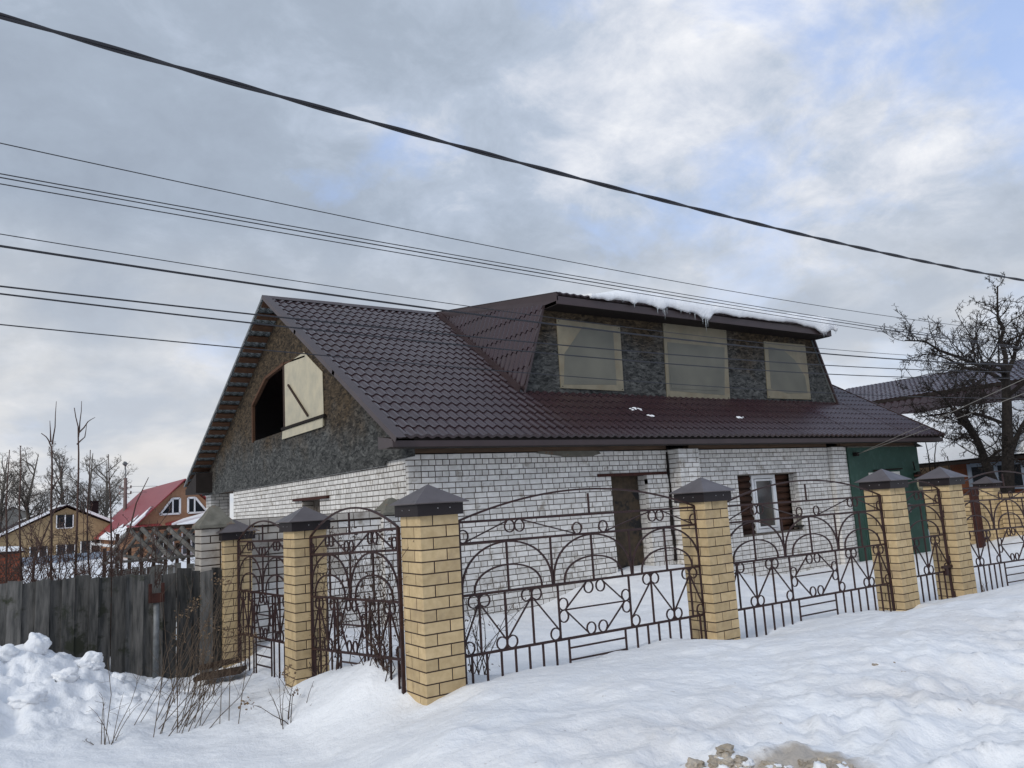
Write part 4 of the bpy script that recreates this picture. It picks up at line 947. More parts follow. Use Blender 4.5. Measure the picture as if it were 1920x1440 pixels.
# apple tree
ap = empty('apple_tree', (24.7, 10.9, -1.8), 'gnarled bare apple tree with dense twigs at the right edge, beyond the fence', 'tree')
tr = MB(); tl = [V3(p) for p in ((24.6, 10.9, -2.1), (25.0, 11, -1.2), (25.37, 11, -0.72+0.2), (25.73, 11, 0.6), (26.15, 11, 2.04), (26.44, 11, 3.24))]
tr.tube(tl, [0.27, 0.20, 0.175, 0.16, 0.135, 0.11], 10)
t2 = [V3(p) for p in ((24.75, 10.95, -1.7), (24.2, 10.7, -0.9), (23.31, 10.5, -0.05), (22.67, 10.4, 0.86), (21.95, 10.3, 1.46), (20.9, 10.1, 1.73))]
tr.tube(t2, [0.19, 0.14, 0.115, 0.09, 0.07, 0.04], 8); tr.build('trunk', 'bark', ap, smooth=True)
cr = MB(); rr = random.Random(77)
limbs = [([(26.44, 11, 3.24), (26.4, 11, 4.1), (26.23, 10.9, 4.78), (26.32, 10.8, 5.85)], 0.13), ([(23.8, 10.6, -0.3), (23.61, 10.9, 1.03), (23.11, 11.2, 1.95), (22.08, 11.4, 2.53)], 0.12),
         ([(26.42, 11, 3.07), (25.26, 11.3, 3.35), (23.74, 11.6, 3.75), (22.6, 12, 4.07)], 0.12), ([(26.4, 11, 3.1), (24.53, 10.4, 3.14), (21.98, 9.8, 2.87), (20.34, 9.4, 2.94)], 0.13),
         ([(25.74, 11, 0.39), (26.9, 11, 1.38), (28.42, 11, 2.44)], 0.14), ([(26.5, 11, 3.07), (27.43, 11, 3.99), (28.74, 11, 4.99)], 0.13), ([(26.2, 11, 2.3), (25.8, 9.8, 3.0), (25.2, 8.6, 3.9), (24.6, 8.0, 4.6)], 0.11),
         ([(26.3, 11, 2.8), (27, 12.4, 3.5), (27.2, 13.8, 4.4)], 0.11), ([(23.1, 10.45, 0.3), (22.3, 9.6, 0.6), (21.4, 9.0, 0.3)], 0.08), ([(25.6, 11, 1.5), (24.4, 11.7, 1.9), (23.2, 12.3, 1.8)], 0.09)]
limbs.append((None, 0.10))
for L_, r in limbs:
    if L_ is None: L_ = [tuple(p) for p in t2[2:]]
    P_ = [V3(p) for p in L_]; r *= 0.62
    if len(P_) < 5: P_ = [q for a_, b_ in zip(P_, P_[1:]) for q in (a_, a_.lerp(b_, 0.5)+V3((rr.uniform(-.12, .12), rr.uniform(-.12, .12), rr.uniform(-.1, .14))))]+[P_[-1]]
    cr.tube(P_, [r*(1-0.75*i/(len(P_)-1)) for i in range(len(P_))], 7)
    grow(cr, P_, r*0.75, r*0.3, rr, 1, 3, 19, 0.42, 0.22, 0.25, 4, 0.0062)
cr.build('crown', 'bark', ap, fixn=False)
# shrub under the tree
sh = MB(); rr = random.Random(5)
for k in range(9):
    q, _ = stem(sh, (23.2+rr.uniform(-.4, .4), 11.9+rr.uniform(-.4, .4), -1.9), (rr.gauss(-.15, .25), rr.gauss(0, .25), 1), rr.uniform(2.2, 3.3), 0.035, 0.012, rr, 7, 0.13)
    grow(sh, q, 0.02, 0.008, rr, 1, 2, 8, 0.3, 0.2, 0.5, 4, 0.006)
tag(sh.build('bare_shrub', 'bark', None, fixn=False), 'bare bushy shrub between the house corner and the apple tree', 'shrub')

# saplings behind the plank fence
def sapling(pts_list, label, seed, extra=6, mname='twig_red', rb=0.022, grp='thin bare saplings behind the plank fence'):
    mb = MB(); rr = random.Random(seed)
    for j, pts in enumerate(pts_list):
        P_ = [V3(p) for p in pts]; r = rb if j == 0 else rb*0.6
        Q = []
        for a, b in zip(P_, P_[1:]):
            for t in (0, 0.5): Q.append(a.lerp(b, t)+V3((rr.uniform(-.012, .012), rr.uniform(-.02, .02), 0)))
        Q.append(P_[-1]); mb.tube(Q, [r*(1-0.72*i/(len(Q)-1)) for i in range(len(Q))], 5)
        if extra and j == 0: grow(mb, P_[:3], r*0.6, r*0.3, rr, 1, 2, extra, 0.16, 0.10, 1.6, 4, 0.004)
    o = mb.build('sapling', mname, None, fixn=False); tag(o, label, 'sapling', grp)
G0 = -2.0
sapling([[(0.84, 14, G0), (0.84, 14, -0.75), (0.82, 14, 0.5), (0.79, 14, 1.25), (0.76, 14, 1.37), (0.65, 14, 1.48)], [(0.79, 14, 1.30), (0.83, 14, 1.58), (0.84, 14, 1.99)], [(0.77, 14, 1.34), (0.76, 14, 1.68)], [(0.83, 14, 0.6), (0.92, 14, 0.8), (0.96, 14, 1.1)]], 'bare sapling forked into a hook near its top, second tall one from the left', 1)
sapling([[(1.16, 14, G0), (1.16, 14, -0.79), (1.17, 14, 0.49), (1.17, 14, 1.16), (1.14, 14, 1.59), (1.09, 14, 1.89)], [(1.15, 14, 1.42), (1.18, 14, 1.67), (1.19, 14, 2.0)], [(1.16, 14, 1.48), (1.29, 14, 1.67), (1.39, 14, 1.74)], [(1.15, 14, 1.3), (1.24, 14, 1.42), (1.27, 14, 1.62)]], 'tallest bare sapling, splitting into several whips at its top', 2)
sapling([[(0.46, 14, G0), (0.46, 14, -0.72), (0.40, 14, 0.52), (0.38, 14, 1.29)]], 'straight thin bare sapling left of the forked one', 3)
sapling([[(0.27, 13.8, G0), (0.27, 13.8, -0.7), (0.22, 13.8, 0.37), (0.24, 13.8, 1.21)]], 'leftmost thin bare sapling at the picture edge', 4)
sapling([[(1.38, 14.2, G0), (1.38, 14.2, -0.81), (1.32, 14.2, 0.31), (1.35, 14.2, 1.23)]], 'thin bare sapling just right of the tallest one', 5)
sapling([[(1.68, 14, G0), (1.68, 14, -0.84), (1.64, 14, 0.38), (1.59, 14, 1.14)]], 'rightmost bare sapling, beside the brown gable house', 6)
sapling([[(0.62, 15, G0), (0.66, 15, -0.5), (0.9, 15, 0.2), (1.1, 15, 0.7)]], 'crooked bare sapling leaning right in front of the tan house', 7, 5)
sapling([[(1.95, 15, G0), (1.95, 15, -0.5), (2.15, 15, 0.35), (2.35, 15, 0.8)]], 'bare sapling leaning right toward the red roofed house', 8, 6)
def thicket(name, cx, cy, w_, n_, h_, label, seed, mname='twig_red', grp='brown bare thickets behind the plank fence'):
    mb = MB(); rr = random.Random(seed)
    for k in range(n_):
        q, _ = stem(mb, (cx+rr.uniform(-w_, w_), cy+rr.uniform(-w_*0.7, w_*0.7), G0-0.05), (rr.gauss(0, .35), rr.gauss(0, .35), 1), h_*rr.uniform(0.55, 1.05), 0.011, 0.005, rr, 6, 0.10)
        grow(mb, q, 0.008, 0.003, rr, 1, 2, 9, 0.32, 0.2, 0.4, 3, 0.004)
    tag(mb.build(name, mname, None, fixn=False), label, 'thicket', grp)
thicket('thicket', 0.5, 13.5, 0.5, 40, 2.4, 'brown bare thicket behind the plank fence, in front of the red brick shed', 31)
thicket('thicket', 1.2, 13.8, 0.45, 42, 2.45, 'brown bare thicket behind the plank fence, below the tan gable house', 32)
thicket('thicket', 1.9, 13.6, 0.35, 32, 2.2, 'brown bare thicket behind the plank fence, next to the bare rafters', 33)
thicket('thicket', -0.5, 13.6, 0.5, 28, 2.3, 'brown bare thicket at the far left behind the plank fence', 34)

# leaning canes in front of the left pillars
def canes(base, tips, n_, label, seed, flowers=0, spread=0.32, mname='cane', r=0.0045):
    rr = random.Random(seed); root = empty('dry_cane_bush', (base[0], base[1], H(base[0], base[1])), label, 'shrub', 'dry leaning cane bushes at the left fence corner')
    mb = MB(); fl = MB()
    for k in range(n_):
        b = V3((base[0]+rr.uniform(-spread, spread), base[1]+rr.uniform(-spread, spread), 0)); b.z = H(b.x, b.y)-0.05
        t = V3(rr.choice(tips))+V3((rr.gauss(0, .2), rr.gauss(0, .2), rr.gauss(0, .2))); f = rr.uniform(0.45, 1.0); t = b.lerp(t, f)
        m_ = b.lerp(t, 0.5)+V3((rr.gauss(0, .05), rr.gauss(0, .05), rr.gauss(0.04, .05)))
        P_ = [b, b.lerp(m_, 0.5)+V3((0, 0, 0.02)), m_, m_.lerp(t, 0.5)+V3((0, 0, 0.02)), t]; mb.tube(P_, [r, r*0.9, r*0.75, r*0.55, r*0.3], 4)
        grow(mb, P_, r*0.6, r*0.3, rr, 1, 1, 4, 0.22, 0.15, 0.5, 3, 0.0018)
        if flowers and rr.random() < flowers:
            for q in range(22):
                c = t+V3((rr.gauss(0, .045), rr.gauss(0, .045), rr.gauss(0, .035))); s_ = rr.uniform(0.008, 0.018)
                a, b_ = V3((rr.gauss(0, 1), rr.gauss(0, 1), rr.gauss(0, 1))).normalized()*s_, V3((rr.gauss(0, 1), rr.gauss(0, 1), rr.gauss(0, 1))).normalized()*s_
                fl.add([c-a, c+b_, c+a, c-b_], [(0, 1, 2, 3)])
    mb.build('stems', mname, root, fixn=False)
    if fl.v: fl.build('dry_flowers', 'dry_flower', root, fixn=False)
canes((1.45, 8.3), [(2.2, 10.1, -0.1), (2.6, 10.0, -0.1), (2.3, 9.9, -0.6), (2.7, 9.3, -0.7), (2.9, 8.9, -1.1)], 18, 'dry cane bush leaning right, its stems crossing the farthest left pillar', 41)
canes((1.95, 9.6), [(2.3, 10.8, -0.7), (2.6, 10.6, -0.3), (2.2, 10.6, -1.0), (2.65, 10.2, -1.1)], 22, 'dry bush with faded flower heads in front of the farthest left pillar', 42, 0.75)
canes((1.7, 7.9), [(2.6, 9.3, -1.1), (2.8, 9.0, -0.9), (2.4, 9.5, -1.3)], 13, 'dry canes leaning low toward the middle left pillar', 43, 0.15)
canes((0.95, 8.1), [(0.85, 8.3, -1.1), (1.25, 8.4, -1.15), (0.6, 8.2, -1.45), (1.4, 8.7, -0.95)], 8, 'small bare shrub standing alone in the snow at the far left', 44, 0, 0.06)
canes((2.3, 7.2), [(2.5, 7.7, -1.35), (2.9, 7.6, -1.4), (2.2, 7.9, -1.4)], 9, 'withered weeds at the foot of the vine covered fence panel', 45, 0.4, 0.12, 'vine')
# vine on the second left panel
vb = MB(); lf = MB(); rr = random.Random(9)
vroot = empty('climbing_vine', (3.05, 7.3, -1.6), 'leafless vine climbing and tangled over the fence panel left of the corner pillar', 'vine')
for k in range(34):
    y = rr.choice((6.6, 6.7, 6.85, 7.0, 7.2, 7.5, 7.9, 7.95, 8.4)); y += rr.gauss(0, .12); y = min(8.58, max(6.42, y)); x = 3.04+rr.uniform(-.06, .07); b = V3((x, y, H(x, y)-0.05))
    hgt = rr.choice((0.5, 0.8, 1.0, 1.25, 1.4)) if k % 3 else rr.uniform(0.9, 1.45)
    if abs(y-7.93) < 0.14: hgt = 1.5
    q = [b]
    for i in range(9):
        q.append(V3((3.04+rr.uniform(-.05, .06), q[-1].y+rr.gauss(0, .075), q[-1].z+hgt/9)))
    vb.tube(q, [0.0055*(1-0.07*i) for i in range(10)], 4); grow(vb, q, 0.0035, 0.002, rr, 1, 2, 6, 0.2, 0.4, 0.2, 3, 0.0016)
    for i in range(8):
        c = q[rr.randrange(2, 10)]+V3((rr.gauss(0, .03), rr.gauss(0, .06), rr.gauss(0, .05))); a = V3((rr.gauss(0, 1), rr.gauss(0, 1), rr.gauss(0, 1))).normalized()*0.018; b_ = V3((rr.gauss(0, 1), rr.gauss(0, 1), -1)).normalized()*0.022
        lf.add([c-a, c+b_, c+a, c-b_*0.4], [(0, 1, 2, 3)])
vb.build('stems', 'vine', vroot, fixn=False); lf.build('withered_leaves', 'vine', vroot, fixn=False)
# weedy shrub inside the fence right of the corner pillar
vr = empty('withered_bush', (3.85, 6.6, -1.7), 'withered bush with curled leaves just right of the big corner pillar, inside the fence', 'shrub')
vb = MB(); lf = MB()
for k in range(15):
    b = V3((3.85+rr.uniform(-.15, .2), 6.7+rr.uniform(-.2, .2), 0)); b.z = H(b.x, b.y)-0.04
    q, _ = stem(vb, b, (rr.gauss(0.05, .25), rr.gauss(0, .2), 1), rr.uniform(0.5, 1.15), 0.006, 0.002, rr, 6, 0.12)
    grow(vb, q, 0.004, 0.002, rr, 1, 2, 5, 0.22, 0.25, 0.3, 3, 0.0018)
    for i in range(10):
        c = q[rr.randrange(1, 7)]+V3((rr.gauss(0, .05), rr.gauss(0, .05), rr.gauss(0, .04))); a = V3((rr.gauss(0, 1), rr.gauss(0, 1), rr.gauss(0, 1))).normalized()*0.012; b_ = V3((rr.gauss(0, 1), rr.gauss(0, 1), -1)).normalized()*0.018
        lf.add([c-a, c+b_, c+a, c-b_*0.4], [(0, 1, 2, 3)])
vb.build('stems', 'vine', vr, fixn=False); lf.build('withered_leaves', 'cane', vr, fixn=False)
# weeds poking through the snow by the gate
vb = MB()
for k in range(7):
    x, y = 10.98+rr.uniform(-.05, .05), 5.25+rr.uniform(-.05, .05); stem(vb, (x, y, H(x, y)-0.02), (rr.gauss(-.1, .25), rr.gauss(.1, .2), 1), rr.uniform(0.12, 0.26), 0.004, 0.0015, rr, 4, 0.2)
tag(vb.build('dry_weed', 'cane', None, fixn=False), 'small tuft of dry weed sticking out of the snow before the gate', 'weed')
# boards leaning at the far left pillar
for k, (a, b, lab) in enumerate((((2.30, 10.85, -1.99), (2.80, 10.55, -1.93), 'dark wet board lying at the foot of the farthest left pillar'), ((2.35, 10.98, -1.90), (2.86, 10.92, -1.86), 'snow dusted plank lying behind the wet board at the left pillar'))):
    o = MB().bar(a, b, 0.30 if k == 0 else 0.14, 0.05).build('board', 'wet_board', None); tag(o, lab, 'board', 'boards lying by the left pillar')

# snow lumps on the left pile, dirty ice at the street edge
def lump(mb, c, r, rr, sq=(1, 1, 0.8), det=2):
    bm = bmesh.new(); bmesh.ops.create_icosphere(bm, subdivisions=det, radius=r)
    ph = [rr.uniform(0, 6) for _ in range(6)]
    for v in bm.verts:
        d = v.co.normalized(); s_ = 1+0.22*math.sin(3.1*d.x+ph[0])*math.cos(2.7*d.y+ph[1])+0.12*math.sin(6*d.z+ph[2]+3*d.x)+(rr.uniform(-.07, .07) if det < 3 else 0.0)+((0.20 if det > 3 else 0.34)*noise.fractal(d*2.4+V3((ph[0], ph[1], ph[2])), 0.9, 2.1, 5) if det > 2 else 0)
        q = d*r*s_; v.co = V3((q.x*sq[0], q.y*sq[1], q.z*sq[2]))
    b = len(mb.v); bm.verts.index_update()
    mb.v += [tuple(v.co+V3(c)) for v in bm.verts]; mb.f += [tuple(b+v.index for v in f.verts) for f in bm.faces]; bm.free()
rr = random.Random(14)
for k, (x, y, r, sq, lab) in enumerate(((0.52, 10.45, 0.13, (1.1, 1, 1.3), 'tall snow lump crowning the left end of the snow heap'), (1.02, 10.3, 0.16, (1.25, 1, 0.85), 'angular snow block on top of the heap, in front of the plank fence'),
        (0.2, 10.35, 0.14, (1.2, 1, 0.8), 'rounded snow lump at the left picture edge'), (1.75, 10.5, 0.14, (1.3, 1, 0.7), 'snow block just left of the steel pipe post'), (2.05, 10.2, 0.12, (1.2, 1, 0.7), 'snow block just right of the steel pipe post'),
        (1.3, 10.2, 0.10, (1, 1, 0.8), 'small snow lump right of the angular block'), (0.75, 9.8, 0.13, (1.2, 1, 0.7), 'snow lump midway down the left snow heap'), (0.4, 9.4, 0.14, (1.3, 1, 0.6), 'broad low snow lump on the slope of the left heap'),
        (1.3, 9.5, 0.12, (1.3, 1, 0.6), 'low snow lump at the right foot of the heap'))):
    r *= 0.8; mb = MB(); lump(mb, (x, y, H(x, y)+r*0.2), r, rr, sq, 4); tag(mb.build('snow_lump', 'snow', None, smooth=(k not in (1, 3))), lab, 'snow lump', 'snow lumps on the left heap')
wb_ = MB()
mb = MB()
for k in range(210):
    t = rr.random(); x = 3.05+0.40*t+rr.gauss(0, .03); y = 2.86-0.50*t+rr.gauss(0, .04); r = rr.choice((0.010, 0.014, 0.02, 0.027, 0.036))
    lump(mb if k % 3 else wb_, (x, y, H(x, y)+r*0.05), r, rr, (1.2, 1, 0.75), 3)
tag(mb.build('dirty_ice_clumps', 'dirty_snow', None), 'clumps of brown dirty ice at the edge of the ploughed bank', 'ice clumps', kind='stuff')
tag(wb_.build('snow_crumbs', 'snow', None, smooth=True), 'white snow crumbs lying between the brown ice clumps', 'snow crumbs', kind='stuff')
mb = MB()
for k in range(3): lump(mb, (5.3+0.16*k, 3.35-0.05*k, H(5.3+0.16*k, 3.35-0.05*k)-0.008), (0.022, 0.012, 0.01)[k], rr, (1.2, 1, .6), 2)
tag(mb.build('ice_crumbs', 'dirty_snow', None), 'few greyish ice crumbs lying on the snow bank at right', 'ice crumbs', kind='stuff')

# ------------------------------------------------------------------ houses behind, left
def gable_house(name, label, x0, x1, y0, y1, zg, ze, zr, wallm, roofm, over=0.5):
    r = empty(name, ((x0+x1)/2, y0, zg), label, 'house'); xm = (x0+x1)/2
    MB().prism([(x0, y0, zg), (x1, y0, zg), (x1, y0, ze), (xm, y0, zr-0.12), (x0, y0, ze)], 0, (0, y1-y0, 0)).build('walls', wallm, r)
    sl_ = (zr-ze)/(xm-x0); rfs = []
    for sg in (-1, 1):
        xe = xm+sg*(xm-x0+over); zz = zr-sl_*(xm-x0+over)
        rfs.append(MB().prism([(xm, y0-over, zr), (xe, y0-over, zz), (xe, y1+over, zz), (xm, y1+over, zr)], 0, (0, 0, 0.08)).build('roof_slope', roofm, r))
    return r, rfs, xm, sl_
# tan house
r, rf, xm, sl_ = gable_house('tan_house', 'tan brick gable house with snow edged dark roof, behind the saplings', 0.2, 8.6, 60, 150, -3, -0.62, 1.45, 'far_yellow', 'dark_roof', 0.3)
for x_, z0, z1, w_ in ((3.85, 0.02, 0.86, 0.9), (2.4, -1.75, -1.1, 0.9), (3.9, -1.85, -1.1, 1.0), (5.3, -1.8, -0.95, 1.1)):
    f = MB().box(x_, x_+w_, 59.93, 59.97, z0, z1).build('window', 'dark_glass', r)
    MB().box(x_-0.06, x_, 59.9, 59.95, z0, z1).box(x_+w_, x_+w_+0.06, 59.9, 59.95, z0, z1).box(x_+w_*0.47, x_+w_*0.55, 59.9, 59.925, z0, z1).box(x_, x_+w_, 59.9, 59.925, z0-0.06, z0).build('frame', 'pvc', f)
zz = lambda x_: 1.45-sl_*abs(x_-xm)
for a, b in ((-0.1, 3.4), (5.5, 8.4)):
    MB().prism([(a, 59.66, zz(a)+0.07), (b, 59.66, zz(b)+0.07), (b, 59.66, zz(b)+0.24), (a, 59.66, zz(a)+0.26)], 0, (0, 0.45, 0)).build('snow_strip', 'snow', r)
MB().prism([(xm-0.3, 62, 1.47), (xm+0.2, 62, 1.47), (xm+0.2, 150, 1.47), (xm-0.3, 150, 1.47)], 0, (0, 0, 0.12)).build('ridge_snow', 'snow', r)
MB().box(6.0, 6.5, 62, 62.6, 0.2, 1.66).box(5.95, 6.55, 61.95, 62.65, 1.68, 1.76).build('chimney', 'dark_roof', r)
gable_house('grey_roofed_house', 'small far house with grey gable roof at the left edge', -2.5, 9.9, 165, 175, -3, 1.3, 4.2, 'grey_timber', 'dark_roof', 0.2)
# red roofed house
r, rf, xm, sl_ = gable_house('red_roofed_house', 'brick house with red metal roof and white trapezoid attic windows', 6.5, 12.3, 48, 62.3, -3, -0.45, 2.33, 'far_orange_brick', 'red_roof', 0.45)
# trapezoid attic windows
for P_, D2 in (([(8.11, 0.43), (9.18, 0.43), (9.18, 1.30), (8.78, 1.30)], 8.80), ([(9.62, 0.43), (10.69, 0.43), (10.02, 1.30), (9.62, 1.30)], 9.98)):
    f = MB().prism([(x_, 47.93, z_) for x_, z_ in P_], 0, (0, 0.04, 0)).build('window', 'dark_glass', r)
    fr = MB()
    for (xa, za), (xb, zb) in zip(P_, P_[1:]+P_[:1]): fr.bar((xa, 47.92, za), (xb, 47.92, zb), 0.06, 0.11)
    fr.bar((D2, 47.92, 0.43), (D2, 47.92, 1.26), 0.05, 0.08); fr.build('frame', 'pvc', f)
for x_ in (7.9, 9.35):
    f = MB().box(x_, x_+0.9, 47.93, 47.97, -1.9, -0.75).build('window', 'dark_glass', r)
    MB().box(x_-0.08, x_, 47.9, 47.95, -1.95, -0.7).box(x_+0.9, x_+0.98, 47.9, 47.95, -1.95, -0.7).box(x_+0.4, x_+0.5, 47.9, 47.925, -1.95, -0.7).build('frame', 'pvc', f)
MB().prism([(6.4, 45.9, -0.42), (8.1, 45.9, -0.42), (8.1, 47.95, -0.12), (6.4, 47.95, -0.12)], 0, (0, 0, 0.06)).build('canopy', 'red_roof', r)
cv = MB().prism([(8.2, 45.6, -0.52), (11.2, 45.6, 0.12), (11.4, 47.95, 0.5), (8.4, 47.95, -0.12)], 0, (0, 0, 0.06)).build('canopy', 'red_roof', r)
MB().prism([(8.6, 45.65, -0.36), (11.1, 45.65, 0.17), (11.1, 46.3, 0.27), (8.7, 46.3, -0.26)], 0, (0, 0, 0.1)).prism([(8.5, 46.6, -0.22), (11.2, 46.6, 0.36), (11.3, 47.6, 0.48), (9.3, 47.6, 0.02)], 0, (0, 0, 0.12)).build('snow', 'snow', cv)
# snow on the lower part of its left slope
lowz = lambda x_: 2.33-sl_*abs(x_-9.4)+0.09
mb = MB(); rr = random.Random(8); pts = [(5.98, 47.55), (7.3, 47.55), (7.75, 48.3), (6.7, 48.7), (7.3, 49.8), (6.5, 50.3), (6.8, 52.0), (6.25, 53.5), (6.35, 56), (5.98, 56.5)]
mb.prism([(x_, y_, lowz(x_)) for x_, y_ in pts], 0, (0, 0, 0.12)); mb.build('snow_patch', 'snow', rf[0])
MB().box(5.9, 5.98, 47.5, 62.6, -1.25, -1.1).build('gutter', 'pvc', r)
# small red brick shed with a snowy top, grey-blue sheet fence
r = empty('brick_shed', (-0.3, 28, -2.2), 'small red brick shed with snow on top at the left edge', 'shed')
MB().box(-2.2, 0.90, 28.01, 30, -2.4, -0.66).build('mortar', 'mortar', r)
lay(r, bond(3.1, -2.3, -0.66, [], 81, 'S', ch=0.1), (-2.2, 28.0), 0, 'red_shed_brick', 290, seed=81, D=0.05)
MB().box(-2.3, 0.98, 27.9, 30.1, -0.66, -0.60).build('roof', 'dark_roof', r); MB().prism([(-2.3, 27.88, -0.598), (0.98, 27.88, -0.598), (0.90, 27.92, -0.50), (-0.5, 27.95, -0.42), (-2.3, 27.9, -0.45)], 0, (0, 2.1, 0)).build('roof_snow', 'snow', r)
r = empty('sheet_fence', (3.5, 50, -2.3), 'pale blue profiled sheet fence below the tan house windows', 'fence')
x = 0.9
while x < 7.2:
    mb = MB(); m = 12
    vs = [(x+1.05*i/m, 50+(0.03 if (i//1) % 2 else 0.0), z) for z in (-2.6, -1.45) for i in range(m+1)]
    mb.add(vs, [(i, i+1, m+2+i, m+1+i) for i in range(m)]).build('sheet', 'tin_blue', r, fixn=False); x += 1.06
# unfinished roof timbers
r = empty('rafter_frame', (3.0, 19, -1.8), 'grey bare rafters and posts of an unfinished outbuilding behind the plank fence', 'outbuilding')
for (a, b) in (((2.61, -0.12), (3.16, -0.84)), ((2.84, -0.10), (3.40, -0.84)), ((3.08, -0.12), (3.62, -0.84)), ((3.39, -0.14), (3.97, -0.82)), ((3.66, -0.14), (4.22, -0.84)), ((3.95, -0.14), (4.4, -0.7))):
    MB().bar((a[0], 19.0, a[1]), (b[0], 18.4, b[1]), 0.05, 0.085).build('rafter', 'grey_timber', r)
for i in range(6): MB().bar((2.6+i*0.28, 19.0, -0.12), (2.2+i*0.28, 19.9, -0.85), 0.04, 0.07).build('rafter', 'grey_timber', r)
MB().box(2.55, 4.4, 19.0, 19.08, -0.17, -0.08).build('ridge_beam', 'wet_board', r)
MB().box(2.0, 4.4, 18.3, 18.38, -0.80, -0.75).build('eaves_beam', 'grey_timber', r)
for i in range(9): MB().box(2.15+i*0.25, 2.22+i*0.25, 19.5, 19.56, -1.9, -0.2 if i % 2 else -0.5).build('post', 'wet_board', r)
MB().bar((2.7, 19.4, -0.5), (4.3, 19.4, -0.35), 0.05, 0.07).bar((2.3, 19.3, -0.62), (3.3, 18.9, -0.9), 0.05, 0.06).build('brace', 'grey_timber', r)
x = 2.05; rr = random.Random(2)
while x < 4.4:
    w_ = rr.uniform(0.1, 0.17)
    if rr.random() > 0.22: MB().box(x, x+w_-0.01, 17.6, 17.63, -2.2, -0.86-rr.uniform(0, 0.06)).build('wall_board', 'grey_timber', r)
    x += w_
# far bare trees
def bare_tree(x, y, h, label, seed, spread=0.42):
    rt_ = empty('bare_tree', (x, y, -2.5), label, 'tree', 'bare trees far behind the houses'); rr = random.Random(seed)
    mb = MB(); tp = [V3((x, y, -2.6)), V3((x+rr.uniform(-.2, .2), y, -2.6+h*0.28)), V3((x+rr.uniform(-.4, .4), y, -2.6+h*0.5)), V3((x+rr.uniform(-.5, .5), y, -2.6+h*0.98))]
    mb.tube(tp, [0.26, 0.2, 0.14, 0.03], 6); mb.build('trunk', 'twig_far', rt_)
    cb = MB()
    for k in range(17):
        t = rr.uniform(0.2, 0.92); i = min(2, int(t*3)); p = tp[i].lerp(tp[i+1], t*3-i); an = rr.uniform(0, 6.28)
        q, _ = stem(cb, p, (math.cos(an)*0.75, math.sin(an)*0.75, 1.0), h*rr.uniform(0.3, 0.5)*(1.1-t*0.5), 0.07, 0.025, rr, 5, 0.12, 4, -0.03)
        grow(cb, q, 0.045, 0.018, rr, 1, 3, 11, 0.5, 0.10, 0.5, 3, 0.010)
    cb.build('crown', 'twig_far', rt_, fixn=False)
for k, (x, y, h, lab) in enumerate(((0.9, 74, 8.6, 'broad bare tree at the far left edge'), (3.0, 78, 9.2, 'bare tree left of the forked sapling, behind the tan house roof'), (5.2, 76, 9.0, 'bare tree behind the peak of the tan house'),
        (7.6, 80, 9.4, 'bare tree behind the chimney of the tan house'), (9.2, 84, 9.0, 'bare tree just left of the street lamp pole'), (-1.6, 80, 9, 'bare tree partly cut by the left picture edge'))):
    bare_tree(x, y, h, lab, 100+k)
# street lamp pole
lp = empty('street_lamp', (7.92, 60, -2.3), 'distant utility pole with a small lamp on top, left of the red roofed house', 'street lamp')
MB().tube([(7.92, 60, -2.5), (7.92, 60, 3.2)], [0.16, 0.11], 8).build('pole', 'concrete_pole', lp)
MB().tube([(7.92, 60, 3.2), (7.92, 60, 3.75), (7.86, 59.9, 4.05)], 0.04, 6).build('bracket', 'galv', lp)
mb = MB(); lump(mb, (7.85, 59.85, 4.18), 0.17, random.Random(1), (1, 1, 1), 2); mb.build('lamp_head', 'galv', lp, smooth=True)
for i, z in enumerate((2.5, 2.1)):
    MB().bar((7.5, 60, z), (8.3, 60, z), 0.06, 0.06).build('crossarm', 'concrete_pole', lp)
    for s_ in (-0.35, 0.35): MB().tube([(7.92+s_, 60, z), (7.92+s_, 60, z+0.18)], 0.05, 6).build('insulator', 'concrete_pole', lp)
for i, (zz_, lab) in enumerate(((2.6, 'upper thin wire from the distant lamp pole'), (2.2, 'lower thin wire from the distant lamp pole'))):
    tag(MB().tube([(8.2, 60, zz_), (11, 56, zz_-0.25), (14, 52, zz_-0.2), (20, 45, zz_+0.3)], 0.015, 4).build('wire', 'cable', None), lab, 'wire', 'distant wires')

# ------------------------------------------------------------------ neighbour on the right
r = empty('neighbour_house', (31, 12, -2), 'neighbouring house with brown tiled mansard roof behind the apple tree', 'house')
def slab(pts, t, name, m, parent): return MB().prism(pts, 0, t).build(name, m, parent)
MB().prism([(31, 1, -2), (31, 17.3, -2), (31, 17.3, 3.1), (31, 1, 3.1)], 0, (7, 0, 0)).build('walls', 'far_plinth', r)
Lr = math.hypot(4.0, 1.2)
me_r = tile_sheet(Lr, 1.15, 'roof_sheet')
y = 17.6
while y > 0:
    place_on(me_r, 'roof_sheet', r, (30.0, y, 3.2), (0, -1, 0), (4.0, 0, 1.2)); y -= 1.15
me_m = tile_sheet(1.15, 1.15, 'mansard_sheet', mod=0.35, wave=0.3, amp=0.02)
y = 17.5
while y > 0:
    place_on(me_m, 'mansard_sheet', r, (29.2, y, 2.25), (0, -1, 0), (0.75, 0, 0.9)); y -= 1.15
for k in range(3):
    me_h = tile_sheet(Lr, 1.15, 'roof_sheet'); o = place_on(me_h, 'roof_sheet', r, (30.0, 18.75+k*1.15, 3.2), (0, -1, 0), (4.0, 0, 1.2))
    bm = bmesh.new(); bm.from_mesh(me_h); Mi = Matrix.Translation(wloc(r)) @ o.matrix_local; bm.transform(Mi)
    bmesh.ops.bisect_plane(bm, geom=bm.verts[:]+bm.edges[:]+bm.faces[:], plane_co=(30, 17.6, 0), plane_no=Vector((-3.1, 4.0, 0)).normalized(), clear_outer=True)
    bm.transform(Mi.inverted()); bm.to_mesh(me_h); bm.free()
